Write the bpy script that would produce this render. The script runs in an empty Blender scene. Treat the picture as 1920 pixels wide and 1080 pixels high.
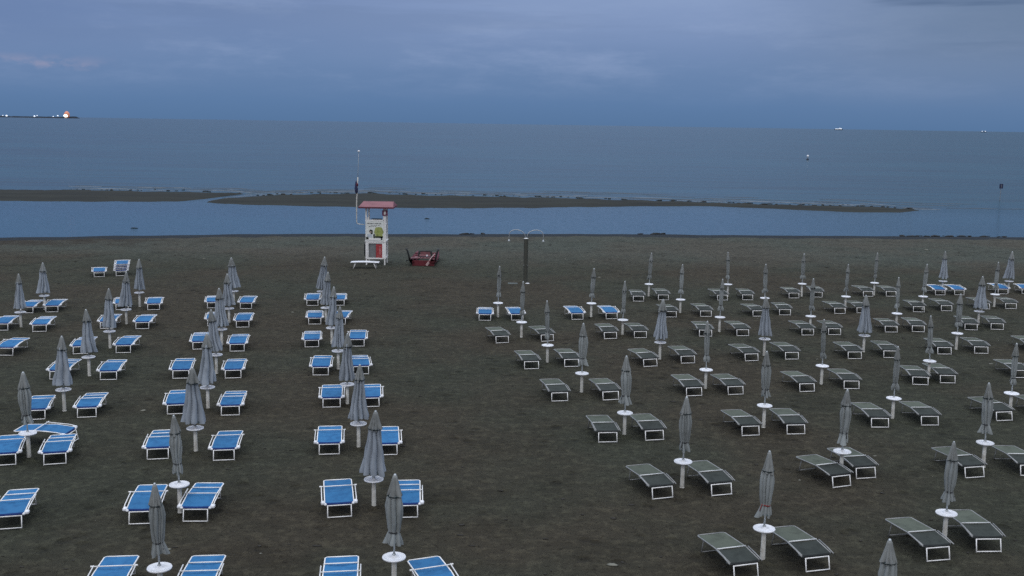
import bpy, math, random
from mathutils import Vector, Matrix, noise as mnoise
random.seed(11)
R = math.radians
SC = bpy.context.scene
COL = SC.collection

# ------------------------------------------------------------------ layout (metres, sea lies towards +y)
SUNBEDS = [
    (-21.61, 43.17, 8.0, 'blue', 0, 'blue sunbed left of the frontmost umbrella, leftmost line, blue block'),
    (-19.94, 43.08, 9.4, 'blue', 1, 'blue sunbed right of the frontmost umbrella, leftmost line, blue block'),
    (-22.41, 47.25, 5.1, 'blue', 1, 'blue sunbed left of the farthest umbrella, leftmost line, blue block'),
    (-21.41, 47.61, 8.2, 'blue', 0, 'blue sunbed right of the farthest umbrella, leftmost line, blue block'),
    (-13.14, 25.99, 16.9, 'blue', 0, 'blue sunbed left of the frontmost umbrella, second line, blue block'),
    (-11.89, 26.14, 14.5, 'blue', 1, 'blue sunbed right of the frontmost umbrella, second line, blue block'),
    (-14.24, 30.17, 14.2, 'blue', 0, 'blue sunbed left of the second-from-front umbrella, second line, blue block'),
    (-12.82, 30.48, 9.3, 'blue', 1, 'blue sunbed right of the second-from-front umbrella, second line, blue block'),
    (-15.67, 35.01, 4.3, 'blue', 1, 'blue sunbed left of the third-from-front umbrella, second line, blue block'),
    (-13.93, 35.05, 8.6, 'blue', 0, 'blue sunbed right of the third-from-front umbrella, second line, blue block'),
    (-16.52, 39.0, 10.1, 'blue', 1, 'blue sunbed left of the fourth-from-front umbrella, second line, blue block'),
    (-14.99, 39.29, 5.7, 'blue', 0, 'blue sunbed right of the fourth-from-front umbrella, second line, blue block'),
    (-17.44, 43.97, 8.3, 'blue', 0, 'blue sunbed left of the fifth-from-front umbrella, second line, blue block'),
    (-15.91, 43.97, 7.3, 'blue', 0, 'blue sunbed right of the fifth-from-front umbrella, second line, blue block'),
    (-18.44, 48.43, 18.1, 'blue', 1, 'blue sunbed left of the farthest umbrella, second line, blue block'),
    (-16.99, 48.56, 14.8, 'blue', 0, 'blue sunbed right of the farthest umbrella, second line, blue block'),
    (-7.49, 18.1, 7.5, 'blue', 0, 'blue sunbed left of the frontmost umbrella, third line, blue block'),
    (-5.83, 18.16, 5.2, 'blue', 1, 'blue sunbed right of the frontmost umbrella, third line, blue block'),
    (-8.21, 22.15, 9.3, 'blue', 0, 'blue sunbed left of the second-from-front umbrella, third line, blue block'),
    (-7.07, 22.35, 3.7, 'blue', 1, 'blue sunbed right of the second-from-front umbrella, third line, blue block'),
    (-9.37, 26.65, 10.4, 'blue', 1, 'blue sunbed left of the third-from-front umbrella, third line, blue block'),
    (-7.61, 26.65, 7.6, 'blue', 0, 'blue sunbed right of the third-from-front umbrella, third line, blue block'),
    (-10.26, 30.98, 11.9, 'blue', 0, 'blue sunbed left of the fourth-from-front umbrella, third line, blue block'),
    (-8.6, 30.95, 7.4, 'blue', 1, 'blue sunbed right of the fourth-from-front umbrella, third line, blue block'),
    (-11.54, 35.43, 11.0, 'blue', 0, 'blue sunbed left of the fifth-from-front umbrella, third line, blue block'),
    (-9.76, 35.62, 9.1, 'blue', 0, 'blue sunbed right of the fifth-from-front umbrella, third line, blue block'),
    (-12.28, 40.16, 12.4, 'blue', 1, 'blue sunbed left of the sixth-from-front umbrella, third line, blue block'),
    (-10.74, 39.88, 9.0, 'blue', 0, 'blue sunbed right of the sixth-from-front umbrella, third line, blue block'),
    (-13.09, 44.92, 13.0, 'blue', 1, 'blue sunbed left of the seventh-from-front umbrella, third line, blue block'),
    (-11.76, 44.66, 8.1, 'blue', 0, 'blue sunbed right of the seventh-from-front umbrella, third line, blue block'),
    (-14.35, 49.22, 13.7, 'blue', 1, 'blue sunbed left of the farthest umbrella, third line, blue block'),
    (-12.78, 49.21, 5.5, 'blue', 0, 'blue sunbed right of the farthest umbrella, third line, blue block'),
    (-3.13, 18.25, 7.4, 'blue', 1, 'blue sunbed left of the frontmost umbrella, rightmost line, blue block'),
    (-1.16, 18.32, 20.2, 'blue', 0, 'blue sunbed right of the frontmost umbrella, rightmost line, blue block'),
    (-3.87, 22.74, 11.2, 'blue', 0, 'blue sunbed left of the second-from-front umbrella, rightmost line, blue block'),
    (-2.36, 22.8, 5.4, 'blue', 1, 'blue sunbed right of the second-from-front umbrella, rightmost line, blue block'),
    (-4.91, 27.28, 8.7, 'blue', 0, 'blue sunbed left of the third-from-front umbrella, rightmost line, blue block'),
    (-3.34, 27.35, 7.4, 'blue', 0, 'blue sunbed right of the third-from-front umbrella, rightmost line, blue block'),
    (-5.67, 32.03, 8.4, 'blue', 0, 'blue sunbed left of the fourth-from-front umbrella, rightmost line, blue block'),
    (-4.45, 32.16, 7.7, 'blue', 0, 'blue sunbed right of the fourth-from-front umbrella, rightmost line, blue block'),
    (-6.79, 36.21, 6.7, 'blue', 0, 'blue sunbed left of the fifth-from-front umbrella, rightmost line, blue block'),
    (-5.38, 36.46, 11.8, 'blue', 1, 'blue sunbed right of the fifth-from-front umbrella, rightmost line, blue block'),
    (-8.0, 40.87, 9.1, 'blue', 1, 'blue sunbed left of the sixth-from-front umbrella, rightmost line, blue block'),
    (-6.22, 41.2, 6.8, 'blue', 0, 'blue sunbed right of the sixth-from-front umbrella, rightmost line, blue block'),
    (-8.79, 45.64, 9.7, 'blue', 1, 'blue sunbed left of the seventh-from-front umbrella, rightmost line, blue block'),
    (-7.71, 45.73, -1.5, 'blue', 0, 'blue sunbed right of the seventh-from-front umbrella, rightmost line, blue block'),
    (-9.8, 50.37, 7.7, 'blue', 0, 'blue sunbed left of the farthest umbrella, rightmost line, blue block'),
    (-8.53, 50.48, 7.4, 'blue', 1, 'blue sunbed right of the farthest umbrella, rightmost line, blue block'),
    (4.82, 19.8, 17.6, 'grey', 0, 'grey sunbed left of nearest complete umbrella, first diagonal line of the right block'),
    (6.38, 20.21, 15.6, 'grey', 0, 'grey sunbed right of nearest complete umbrella, first diagonal line of the right block'),
    (3.77, 24.31, 17.9, 'grey', 0, 'grey sunbed left of second complete umbrella, first diagonal line of the right block'),
    (5.26, 24.56, 16.0, 'grey', 0, 'grey sunbed right of second complete umbrella, first diagonal line of the right block'),
    (2.82, 28.78, 8.4, 'grey', 0, 'grey sunbed left of third complete umbrella, first diagonal line of the right block'),
    (4.2, 29.05, 10.3, 'grey', 0, 'grey sunbed right of third complete umbrella, first diagonal line of the right block'),
    (1.63, 33.16, 12.1, 'grey', 0, 'grey sunbed left of fourth complete umbrella, first diagonal line of the right block'),
    (3.34, 33.47, 12.3, 'grey', 0, 'grey sunbed right of fourth complete umbrella, first diagonal line of the right block'),
    (0.78, 37.69, 13.0, 'grey', 0, 'grey sunbed left of fifth complete umbrella, first diagonal line of the right block'),
    (2.29, 38.13, 11.9, 'grey', 0, 'grey sunbed right of fifth complete umbrella, first diagonal line of the right block'),
    (-0.36, 42.26, 17.0, 'grey', 0, 'grey sunbed left of sixth complete umbrella, first diagonal line of the right block'),
    (1.53, 42.72, 18.4, 'grey', 0, 'grey sunbed right of sixth complete umbrella, first diagonal line of the right block'),
    (-1.23, 47.16, 0.8, 'blue', 1, 'blue sunbed left of farthest umbrella, first diagonal line of the right block'),
    (0.27, 47.28, 9.5, 'blue', 0, 'blue sunbed right of farthest umbrella, first diagonal line of the right block'),
    (9.09, 20.79, 13.1, 'grey', 0, 'grey sunbed left of the frontmost umbrella, second diagonal line, right block'),
    (10.38, 21.3, 2.9, 'grey', 0, 'grey sunbed right of the frontmost umbrella, second diagonal line, right block'),
    (8.46, 25.31, 20.8, 'grey', 0, 'grey sunbed left of the second-from-front umbrella, second diagonal line, right block'),
    (9.3, 25.99, 11.3, 'grey', 0, 'grey sunbed right of the second-from-front umbrella, second diagonal line, right block'),
    (7.12, 29.67, 11.8, 'grey', 0, 'grey sunbed left of the third-from-front umbrella, second diagonal line, right block'),
    (8.52, 29.9, 5.1, 'grey', 0, 'grey sunbed right of the third-from-front umbrella, second diagonal line, right block'),
    (6.21, 34.11, 10.3, 'grey', 0, 'grey sunbed left of the fourth-from-front umbrella, second diagonal line, right block'),
    (7.66, 34.34, 11.1, 'grey', 0, 'grey sunbed right of the fourth-from-front umbrella, second diagonal line, right block'),
    (5.28, 38.33, 15.8, 'grey', 0, 'grey sunbed left of the fifth-from-front umbrella, second diagonal line, right block'),
    (6.8, 38.97, 10.0, 'grey', 0, 'grey sunbed right of the fifth-from-front umbrella, second diagonal line, right block'),
    (4.23, 43.37, 10.0, 'grey', 0, 'grey sunbed left of the sixth-from-front umbrella, second diagonal line, right block'),
    (5.54, 43.69, 10.3, 'grey', 0, 'grey sunbed right of the sixth-from-front umbrella, second diagonal line, right block'),
    (3.08, 47.65, 11.2, 'blue', 0, 'blue sunbed left of the farthest umbrella, second diagonal line, right block'),
    (4.71, 48.05, 10.4, 'blue', 0, 'blue sunbed right of the farthest umbrella, second diagonal line, right block'),
    (12.21, 26.17, 10.7, 'grey', 0, 'grey sunbed left of the frontmost umbrella, third diagonal line, right block'),
    (13.79, 26.41, 2.7, 'grey', 0, 'grey sunbed right of the frontmost umbrella, third diagonal line, right block'),
    (11.3, 30.71, 4.9, 'grey', 0, 'grey sunbed left of the second-from-front umbrella, third diagonal line, right block'),
    (12.95, 31.03, 4.4, 'grey', 0, 'grey sunbed right of the second-from-front umbrella, third diagonal line, right block'),
    (10.27, 35.0, 10.6, 'grey', 0, 'grey sunbed left of the third-from-front umbrella, third diagonal line, right block'),
    (11.93, 35.39, 4.7, 'grey', 0, 'grey sunbed right of the third-from-front umbrella, third diagonal line, right block'),
    (9.39, 39.6, 12.7, 'grey', 0, 'grey sunbed left of the fourth-from-front umbrella, third diagonal line, right block'),
    (11.06, 39.99, 9.1, 'grey', 0, 'grey sunbed right of the fourth-from-front umbrella, third diagonal line, right block'),
    (8.43, 44.25, 2.5, 'grey', 0, 'grey sunbed left of the fifth-from-front umbrella, third diagonal line, right block'),
    (10.1, 44.49, 8.7, 'grey', 0, 'grey sunbed right of the fifth-from-front umbrella, third diagonal line, right block'),
    (7.59, 48.7, 7.5, 'grey', 0, 'grey sunbed left of the sixth-from-front umbrella, third diagonal line, right block'),
    (9.31, 48.98, 7.7, 'grey', 0, 'grey sunbed right of the sixth-from-front umbrella, third diagonal line, right block'),
    (6.56, 53.11, 1.0, 'grey', 0, 'grey sunbed left of the farthest umbrella, third diagonal line, right block'),
    (7.92, 53.57, 4.0, 'grey', 0, 'grey sunbed right of the farthest umbrella, third diagonal line, right block'),
    (15.56, 31.7, 9.8, 'grey', 0, 'grey sunbed left of the frontmost umbrella, fourth diagonal line, right block'),
    (17.18, 31.96, 9.5, 'grey', 0, 'grey sunbed right of the frontmost umbrella, fourth diagonal line, right block'),
    (14.63, 36.16, -3.5, 'grey', 0, 'grey sunbed left of the second-from-front umbrella, fourth diagonal line, right block'),
    (15.73, 36.46, 1.7, 'grey', 0, 'grey sunbed right of the second-from-front umbrella, fourth diagonal line, right block'),
    (13.62, 40.26, 5.0, 'grey', 0, 'grey sunbed left of the third-from-front umbrella, fourth diagonal line, right block'),
    (15.14, 40.56, 0.0, 'grey', 0, 'grey sunbed right of the third-from-front umbrella, fourth diagonal line, right block'),
    (13.03, 44.83, 7.2, 'grey', 0, 'grey sunbed left of the fourth-from-front umbrella, fourth diagonal line, right block'),
    (14.27, 45.04, 2.2, 'grey', 0, 'grey sunbed right of the fourth-from-front umbrella, fourth diagonal line, right block'),
    (11.9, 49.34, 10.1, 'grey', 0, 'grey sunbed left of the fifth-from-front umbrella, fourth diagonal line, right block'),
    (13.29, 49.74, 0.8, 'grey', 0, 'grey sunbed right of the fifth-from-front umbrella, fourth diagonal line, right block'),
    (11.07, 53.86, 8.5, 'grey', 0, 'grey sunbed left of the farthest umbrella, fourth diagonal line, right block'),
    (12.45, 54.15, 0.8, 'grey', 0, 'grey sunbed right of the farthest umbrella, fourth diagonal line, right block'),
    (17.64, 41.41, -1.7, 'grey', 0, 'grey sunbed left of the frontmost umbrella, fifth diagonal line, right block'),
    (19.23, 41.63, -2.6, 'grey', 0, 'grey sunbed right of the frontmost umbrella, fifth diagonal line, right block'),
    (17.06, 45.85, -0.4, 'grey', 0, 'grey sunbed left of the second-from-front umbrella, fifth diagonal line, right block'),
    (18.36, 46.08, -2.7, 'grey', 0, 'grey sunbed right of the second-from-front umbrella, fifth diagonal line, right block'),
    (16.17, 50.42, 6.1, 'grey', 0, 'grey sunbed left of the third-from-front umbrella, fifth diagonal line, right block'),
    (17.35, 50.67, 6.1, 'grey', 0, 'grey sunbed right of the third-from-front umbrella, fifth diagonal line, right block'),
    (15.1, 54.91, 2.8, 'grey', 0, 'grey sunbed left of the farthest umbrella, fifth diagonal line, right block'),
    (16.47, 55.39, -4.7, 'grey', 0, 'grey sunbed right of the farthest umbrella, fifth diagonal line, right block'),
    (20.99, 46.65, -5.1, 'grey', 0, 'grey sunbed left of the frontmost umbrella, sixth diagonal line, right block'),
    (22.29, 46.88, -8.1, 'grey', 0, 'grey sunbed right of the frontmost umbrella, sixth diagonal line, right block'),
    (20.36, 51.22, -1.8, 'grey', 0, 'grey sunbed left of the second-from-front umbrella, sixth diagonal line, right block'),
    (21.93, 51.66, 2.0, 'grey', 0, 'grey sunbed right of the second-from-front umbrella, sixth diagonal line, right block'),
    (19.38, 55.84, 5.9, 'grey', 0, 'grey sunbed left of the farthest umbrella, sixth diagonal line, right block'),
    (20.74, 56.14, 0.3, 'grey', 0, 'grey sunbed right of the farthest umbrella, sixth diagonal line, right block'),
    (24.13, 52.31, 1.3, 'grey', 0, 'grey sunbed left of the frontmost umbrella, seventh diagonal line, right block'),
    (25.62, 52.6, -3.0, 'grey', 0, 'grey sunbed right of the frontmost umbrella, seventh diagonal line, right block'),
    (23.68, 56.78, 2.4, 'blue', 0, 'blue sunbed left of the farthest umbrella, seventh diagonal line, right block'),
    (24.78, 56.88, 2.6, 'blue', 0, 'blue sunbed right of the farthest umbrella, seventh diagonal line, right block'),
    (27.49, 57.51, -2.8, 'blue', 0, 'blue sunbed just left of the far right corner umbrella'),
    (28.9, 57.64, -9.4, 'blue', 0, 'blue sunbed just right of the far right corner umbrella'),
    (-11.0, 21.76, 12.4, 'blue', 1, 'blue sunbed alone at the left edge, nearest there'),
    (-19.18, 38.53, 2.9, 'blue', 0, 'blue sunbed cut by the left edge, behind the furled umbrella lines'),
    (-23.55, 58.64, 19.9, 'blue', 0, 'lone blue sunbed beside the stack of sunbeds near the water'),
    (18.84, 37.45, 1.5, 'grey', 0, 'grey sunbed at the right edge, cut off just behind a slim umbrella'),
    (21.64, 42.1, -1.0, 'grey', 0, 'grey sunbed at the right edge, only its seaward corner in the frame'),
    (-12.17, 28.03, 88.0, 'blue', 0, 'blue sunbed turned sideways across the heads of two others at left'),
]
UMBRELLAS = [
    (-21.08, 43.86, 0.2, 0.983, 'w', 0, 'loosely furled slate grey umbrella, frontmost, leftmost line of the blue block'),
    (-21.96, 48.13, 0.4, 0.923, 'w', 0, 'loosely furled slate grey umbrella, farthest, leftmost line of the blue block'),
    (-12.78, 26.61, -0.6, 0.99, 't', 0, 'tied grey umbrella, frontmost, second line of the blue block'),
    (-13.78, 31.15, 0.7, 0.994, 'w', 0, 'loosely furled slate grey umbrella, second from front, second line of the blue block'),
    (-14.81, 35.61, -1.1, 1.001, 'w', 0, 'loosely furled slate grey umbrella, third from front, second line of the blue block'),
    (-15.8, 40.09, 1.2, 1.005, 'w', 0, 'loosely furled slate grey umbrella, fourth from front, second line of the blue block'),
    (-16.92, 44.88, 3.2, 0.993, 'w', 0, 'loosely furled slate grey umbrella, fifth from front, second line of the blue block'),
    (-17.97, 49.46, 2.3, 0.964, 'w', 0, 'loosely furled slate grey umbrella, farthest, second line of the blue block'),
    (-6.51, 18.38, -0.6, 0.984, 't', 0, 'tied grey umbrella, frontmost, third line of the blue block'),
    (-7.57, 22.87, -2.3, 0.977, 't', 0, 'tied grey umbrella, second from front, third line of the blue block'),
    (-8.54, 27.27, -0.6, 1.004, 'w', 0, 'loosely furled slate grey umbrella, third from front, third line of the blue block'),
    (-9.49, 31.67, 1.2, 1.021, 'w', 0, 'loosely furled slate grey umbrella, fourth from front, third line of the blue block'),
    (-10.52, 36.25, -4.3, 0.974, 'w', 0, 'loosely furled slate grey umbrella, fifth from front, third line of the blue block'),
    (-11.61, 40.86, -2.1, 0.984, 'w', 0, 'loosely furled slate grey umbrella, sixth from front, third line of the blue block'),
    (-12.58, 45.53, -1.1, 0.92, 'w', 0, 'loosely furled slate grey umbrella, seventh from front, third line of the blue block'),
    (-13.62, 50.21, -2.1, 0.977, 'w', 0, 'loosely furled slate grey umbrella, farthest, third line of the blue block'),
    (-2.2, 19.05, 0.8, 0.991, 't', 0, 'tied grey umbrella, frontmost, rightmost line of the blue block'),
    (-3.18, 23.44, 2.0, 0.992, 'w', 0, 'loosely furled slate grey umbrella, second from front, rightmost line of the blue block'),
    (-4.21, 27.97, 1.5, 0.992, 'w', 0, 'loosely furled slate grey umbrella, third from front, rightmost line of the blue block'),
    (-5.22, 32.35, 1.1, 0.989, 'w', 0, 'loosely furled slate grey umbrella, fourth from front, rightmost line of the blue block'),
    (-6.32, 37.17, 3.3, 0.974, 'w', 0, 'loosely furled slate grey umbrella, fifth from front, rightmost line of the blue block'),
    (-7.31, 41.53, 3.6, 1.003, 'w', 0, 'loosely furled slate grey umbrella, sixth from front, rightmost line of the blue block'),
    (-8.36, 46.04, 4.1, 0.961, 'w', 0, 'loosely furled slate grey umbrella, seventh from front, rightmost line of the blue block'),
    (-9.39, 50.62, 6.0, 1.023, 'w', 0, 'loosely furled slate grey umbrella, farthest, rightmost line of the blue block'),
    (6.36, 16.48, -0.5, 0.931, 't', 0, 'grey beach umbrella whose top alone rises over the bottom right edge'),
    (5.36, 20.75, 1.2, 0.994, 't', 1, 'red-strapped tied grey umbrella, second from front, first diagonal line of the right block'),
    (4.35, 25.05, 0.9, 0.988, 't', 0, 'tied grey umbrella, third from front, first diagonal line of the right block'),
    (3.36, 29.48, -0.3, 1.013, 't', 0, 'tied grey umbrella, fourth from front, first diagonal line of the right block'),
    (2.41, 34.29, 0.3, 1.022, 't', 0, 'tied grey umbrella, fifth from front, first diagonal line of the right block'),
    (1.39, 38.76, -1.9, 1.023, 's', 0, 'slim tied grey umbrella, sixth from front, first diagonal line of the right block'),
    (0.43, 43.32, 1.3, 1.041, 's', 0, 'slim tied grey umbrella, seventh from front, first diagonal line of the right block'),
    (-0.64, 48.02, 1.7, 1.028, 's', 0, 'slim tied grey umbrella, farthest, first diagonal line of the right block'),
    (9.61, 21.8, 1.1, 0.967, 't', 0, 'tied grey umbrella, frontmost, second diagonal line of the right block'),
    (8.67, 26.13, 1.1, 0.985, 't', 0, 'tied grey umbrella, second from front, second diagonal line of the right block'),
    (7.7, 30.55, -0.8, 0.998, 't', 0, 'tied grey umbrella, third from front, second diagonal line of the right block'),
    (6.76, 35.12, -0.7, 1.012, 's', 0, 'slim tied grey umbrella, fourth from front, second diagonal line of the right block'),
    (5.79, 39.58, 1.4, 1.007, 'w', 0, 'loosely furled slate grey umbrella, fifth from front, second diagonal line of the right block'),
    (4.81, 44.17, 1.3, 1.005, 's', 0, 'slim tied grey umbrella, sixth from front, second diagonal line of the right block'),
    (3.75, 48.27, 2.8, 0.989, 's', 0, 'slim tied grey umbrella, farthest, second diagonal line of the right block'),
    (12.82, 27.08, -1.0, 0.982, 't', 0, 'tied grey umbrella, frontmost, third diagonal line of the right block'),
    (11.99, 31.61, -0.1, 0.989, 's', 0, 'slim tied grey umbrella, second from front, third diagonal line of the right block'),
    (11.03, 35.97, -0.9, 0.989, 's', 0, 'slim tied grey umbrella, third from front, third diagonal line of the right block'),
    (10.1, 40.62, -1.6, 1.006, 'w', 0, 'loosely furled slate grey umbrella, fourth from front, third diagonal line of the right block'),
    (9.2, 45.17, 1.3, 1.013, 's', 0, 'slim tied grey umbrella, fifth from front, third diagonal line of the right block'),
    (8.18, 49.73, 1.2, 1.016, 's', 0, 'slim tied grey umbrella, sixth from front, third diagonal line of the right block'),
    (7.27, 54.57, 2.8, 0.992, 's', 0, 'slim tied grey umbrella, farthest, third diagonal line of the right block'),
    (16.1, 32.51, 0.8, 0.974, 's', 0, 'slim tied grey umbrella, frontmost, fourth diagonal line of the right block'),
    (15.24, 37.01, -2.5, 0.993, 's', 0, 'slim tied grey umbrella, second from front, fourth diagonal line of the right block'),
    (14.39, 41.59, -1.7, 0.989, 'w', 0, 'loosely furled slate grey umbrella, third from front, fourth diagonal line of the right block'),
    (13.38, 45.78, 0.6, 1.011, 's', 0, 'slim tied grey umbrella, fourth from front, fourth diagonal line of the right block'),
    (12.47, 50.6, -1.3, 1.001, 's', 0, 'slim tied grey umbrella, fifth from front, fourth diagonal line of the right block'),
    (11.55, 55.0, -2.7, 1.032, 's', 0, 'slim tied grey umbrella, farthest, fourth diagonal line of the right block'),
    (18.49, 42.34, 0.7, 0.98, 's', 0, 'slim tied grey umbrella, frontmost, fifth diagonal line of the right block'),
    (17.61, 46.81, -0.8, 0.988, 's', 0, 'slim tied grey umbrella, second from front, fifth diagonal line of the right block'),
    (16.75, 51.49, 1.0, 0.97, 's', 0, 'slim tied grey umbrella, third from front, fifth diagonal line of the right block'),
    (15.68, 55.61, 0.7, 0.974, 's', 0, 'slim tied grey umbrella, farthest, fifth diagonal line of the right block'),
    (21.77, 47.72, 1.2, 0.978, 'w', 0, 'loosely furled slate grey umbrella, frontmost, sixth diagonal line of the right block'),
    (20.77, 51.87, 3.1, 0.979, 's', 0, 'slim tied grey umbrella, second from front, sixth diagonal line of the right block'),
    (19.88, 56.43, 1.1, 0.988, 's', 0, 'slim tied grey umbrella, farthest, sixth diagonal line of the right block'),
    (24.89, 52.93, 0.6, 0.996, 's', 0, 'slim tied grey umbrella, frontmost, seventh diagonal line of the right block'),
    (24.04, 57.45, 0.6, 0.987, 'w', 0, 'loosely furled slate grey umbrella, farthest, seventh diagonal line of the right block'),
    (27.92, 57.85, 2.1, 0.995, 'w', 0, 'loosely furled grey umbrella between blue sunbeds in the far right corner'),
]
STACK = (-22.5, 59.17, 17.8)
SHORE = [(-49.8, 76.5), (-39.6, 79.8), (-35.1, 80.9), (-30.2, 82.4), (-20.3, 85.3), (-0.1, 88.1), (13.3, 89.6), (20.4, 90.2), (34.7, 91.4), (45.4, 92.1), (64.0, 93.0)]
BAR_LEFT_FAR = [(-96.4, 128.6), (-66.1, 134.1), (-52.8, 135.2), (-37.7, 134.5), (-34.2, 132.7)]
BAR_LEFT_NEAR = [(-82.4, 109.8), (-56.2, 113.8), (-50.4, 113.8), (-37.9, 116.8), (-36.2, 121.4), (-34.6, 129.1), (-34.0, 132.2)]
BAR_RIGHT_FAR = [(-34.8, 117.5), (-34.0, 124.5), (-30.9, 130.4), (-25.0, 134.9), (-18.4, 137.0), (-11.3, 135.5), (2.6, 134.6), (16.0, 131.7), (28.7, 128.1), (38.2, 127.0), (44.5, 126.2), (47.7, 122.1)]
BAR_RIGHT_NEAR = [(-34.5, 116.3), (-31.9, 114.5), (-26.9, 113.3), (-15.1, 112.3), (-6.5, 113.2), (2.2, 115.6), (14.7, 120.7), (23.1, 122.8), (27.2, 121.2), (35.0, 118.2), (38.1, 116.6), (43.9, 117.6), (47.4, 121.2)]
CAM_PITCH = 0.15640436562768067
CAM_ROLL = 0.015498758887234827
CAM_H = 9.0
LENS = 36.5625


# ------------------------------------------------------------------ materials
def lin(c):
    return tuple(((v / 255.0) / 12.92 if v <= 10 else (((v / 255.0) + .055) / 1.055) ** 2.4) for v in c)

def nodes_of(m):
    m.use_nodes = True
    return m.node_tree, m.node_tree.nodes, m.node_tree.links

def N(nt, kind, **kw):
    n = nt.nodes.new(kind)
    for k, v in kw.items():
        if k in n.inputs: n.inputs[k].default_value = v
        else: setattr(n, k, v)
    return n

def ramp(nt, stops, fac=None):
    r = nt.nodes.new('ShaderNodeValToRGB')
    el = r.color_ramp.elements
    while len(el) < len(stops): el.new(0.5)
    for e, (p, c) in zip(el, stops):
        e.position = p; e.color = (*c, 1) if len(c) == 3 else c
    if fac is not None: nt.links.new(fac, r.inputs[0])
    return r

def mixc(nt, fac, a, b, mode='MIX'):
    m = nt.nodes.new('ShaderNodeMix'); m.data_type = 'RGBA'; m.blend_type = mode; m.clamp_factor = True
    for s, v in ((m.inputs[0], fac), (m.inputs[6], a), (m.inputs[7], b)):
        if isinstance(v, bpy.types.NodeSocket): nt.links.new(v, s)
        elif isinstance(v, (int, float)): s.default_value = v
        else: s.default_value = (*v, 1)
    return m.outputs[2]

def mathn(nt, op, a, b=None, c=None):
    m = nt.nodes.new('ShaderNodeMath'); m.operation = op
    for i, v in enumerate((a, b, c)):
        if v is None: continue
        if isinstance(v, bpy.types.NodeSocket): nt.links.new(v, m.inputs[i])
        else: m.inputs[i].default_value = v
    return m.outputs[0]

def smooth(nt, v, a, b):
    m = nt.nodes.new('ShaderNodeMapRange'); m.interpolation_type = 'SMOOTHSTEP'
    nt.links.new(v, m.inputs[0]); m.inputs[1].default_value = a; m.inputs[2].default_value = b
    return m.outputs[0]

def mat(name, base, rough=.6, metal=0.0, var=.25, scale=8.0, dirt=None, spread=.12, weave=0, spec=.4):
    """worn painted / woven / moulded surface: mottled base colour, per-object tone, fine bump"""
    m = bpy.data.materials.new(name); nt, nd, lk = nodes_of(m)
    b = nd['Principled BSDF']; b.inputs['Metallic'].default_value = metal
    b.inputs['Specular IOR Level'].default_value = spec
    tc = N(nt, 'ShaderNodeTexCoord'); oi = N(nt, 'ShaderNodeObjectInfo')
    off = nt.nodes.new('ShaderNodeVectorMath'); off.operation = 'ADD'
    cmb = N(nt, 'ShaderNodeCombineXYZ'); mul = mathn(nt, 'MULTIPLY', oi.outputs['Random'], 37.0)
    lk.new(mul, cmb.inputs[0]); lk.new(mul, cmb.inputs[1])
    lk.new(tc.outputs['Object'], off.inputs[0]); lk.new(cmb.outputs[0], off.inputs[1])
    n = N(nt, 'ShaderNodeTexNoise', Scale=scale, Detail=6.0, Roughness=.62); lk.new(off.outputs[0], n.inputs['Vector'])
    d = dirt if dirt else tuple(v * .62 for v in base)
    f = mathn(nt, 'MULTIPLY', smooth(nt, n.outputs['Fac'], .42, .72), min(1.0, var * 2.4))
    c = mixc(nt, f, base, d)
    tone = mathn(nt, 'MULTIPLY_ADD', oi.outputs['Random'], spread * 2, 1 - spread)
    hsv = N(nt, 'ShaderNodeHueSaturation'); lk.new(c, hsv.inputs['Color']); lk.new(tone, hsv.inputs['Value'])
    lk.new(hsv.outputs[0], b.inputs['Base Color'])
    rr = mathn(nt, 'MULTIPLY_ADD', n.outputs['Fac'], .3, rough - .15); lk.new(rr, b.inputs['Roughness'])
    bp = N(nt, 'ShaderNodeBump', Strength=.25, Distance=.01)
    n2 = N(nt, 'ShaderNodeTexNoise', Scale=scale * (12 if weave else 5), Detail=3.0); lk.new(off.outputs[0], n2.inputs['Vector'])
    lk.new(n2.outputs['Fac'], bp.inputs['Height']); lk.new(bp.outputs[0], b.inputs['Normal'])
    return m

M = {}
M['white_paint'] = mat('white_painted_metal', (.78, .78, .77), .45, 0, .2, 6, (.62, .60, .55), .06)
M['white_plastic'] = mat('white_moulded_plastic', (.74, .76, .80), .4, 0, .22, 7, (.52, .52, .50), .07)
M['post'] = mat('weathered_white_post', (.60, .60, .56), .6, 0, .35, 5, (.36, .34, .30), .1)
M['grey_metal'] = mat('dull_grey_metal_rail', (.27, .28, .28), .45, .2, .3, 6, (.16, .16, .16), .1)
M['pale_bar'] = mat('pale_metal_crossbar', (.62, .64, .64), .45, .1, .2, 6, None, .08)
M['blue'] = mat('blue_mesh_fabric', (.026, .138, .305), .75, 0, .4, 5, (.018, .095, .23), .10, 1, .2)
M['blue_dark'] = mat('blue_mesh_fabric_end', (.02, .05, .20), .8, 0, .2, 4, None, .08, 1, .2)
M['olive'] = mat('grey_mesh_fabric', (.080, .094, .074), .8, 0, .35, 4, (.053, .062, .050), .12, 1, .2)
M['olive_shade'] = mat('grey_mesh_fabric_shaded', (.034, .041, .037), .8, 0, .35, 4, (.022, .027, .025), .12, 1, .2)  # shade of the tilted back panel, put into the cloth colour
M['fold'] = mat('folded_fabric_edge', (.026, .031, .032), .8, 0, .2, 4)
M['black'] = mat('black_rubber', (.02, .02, .022), .6, 0, .2, 6)
M['canopy'] = mat('slate_canopy_cloth', (.275, .31, .35), .85, 0, .28, 2.5, (.17, .195, .22), .10, 1, .15)
M['canopy_tied'] = mat('grey_canopy_cloth', (.24, .262, .262), .85, 0, .3, 2.5, (.155, .168, .165), .12, 1, .15)
M['vent'] = mat('grey_vent_cloth', (.200, .212, .208), .85, 0, .3, 4, (.12, .125, .12), .12, 1, .15)
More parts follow.
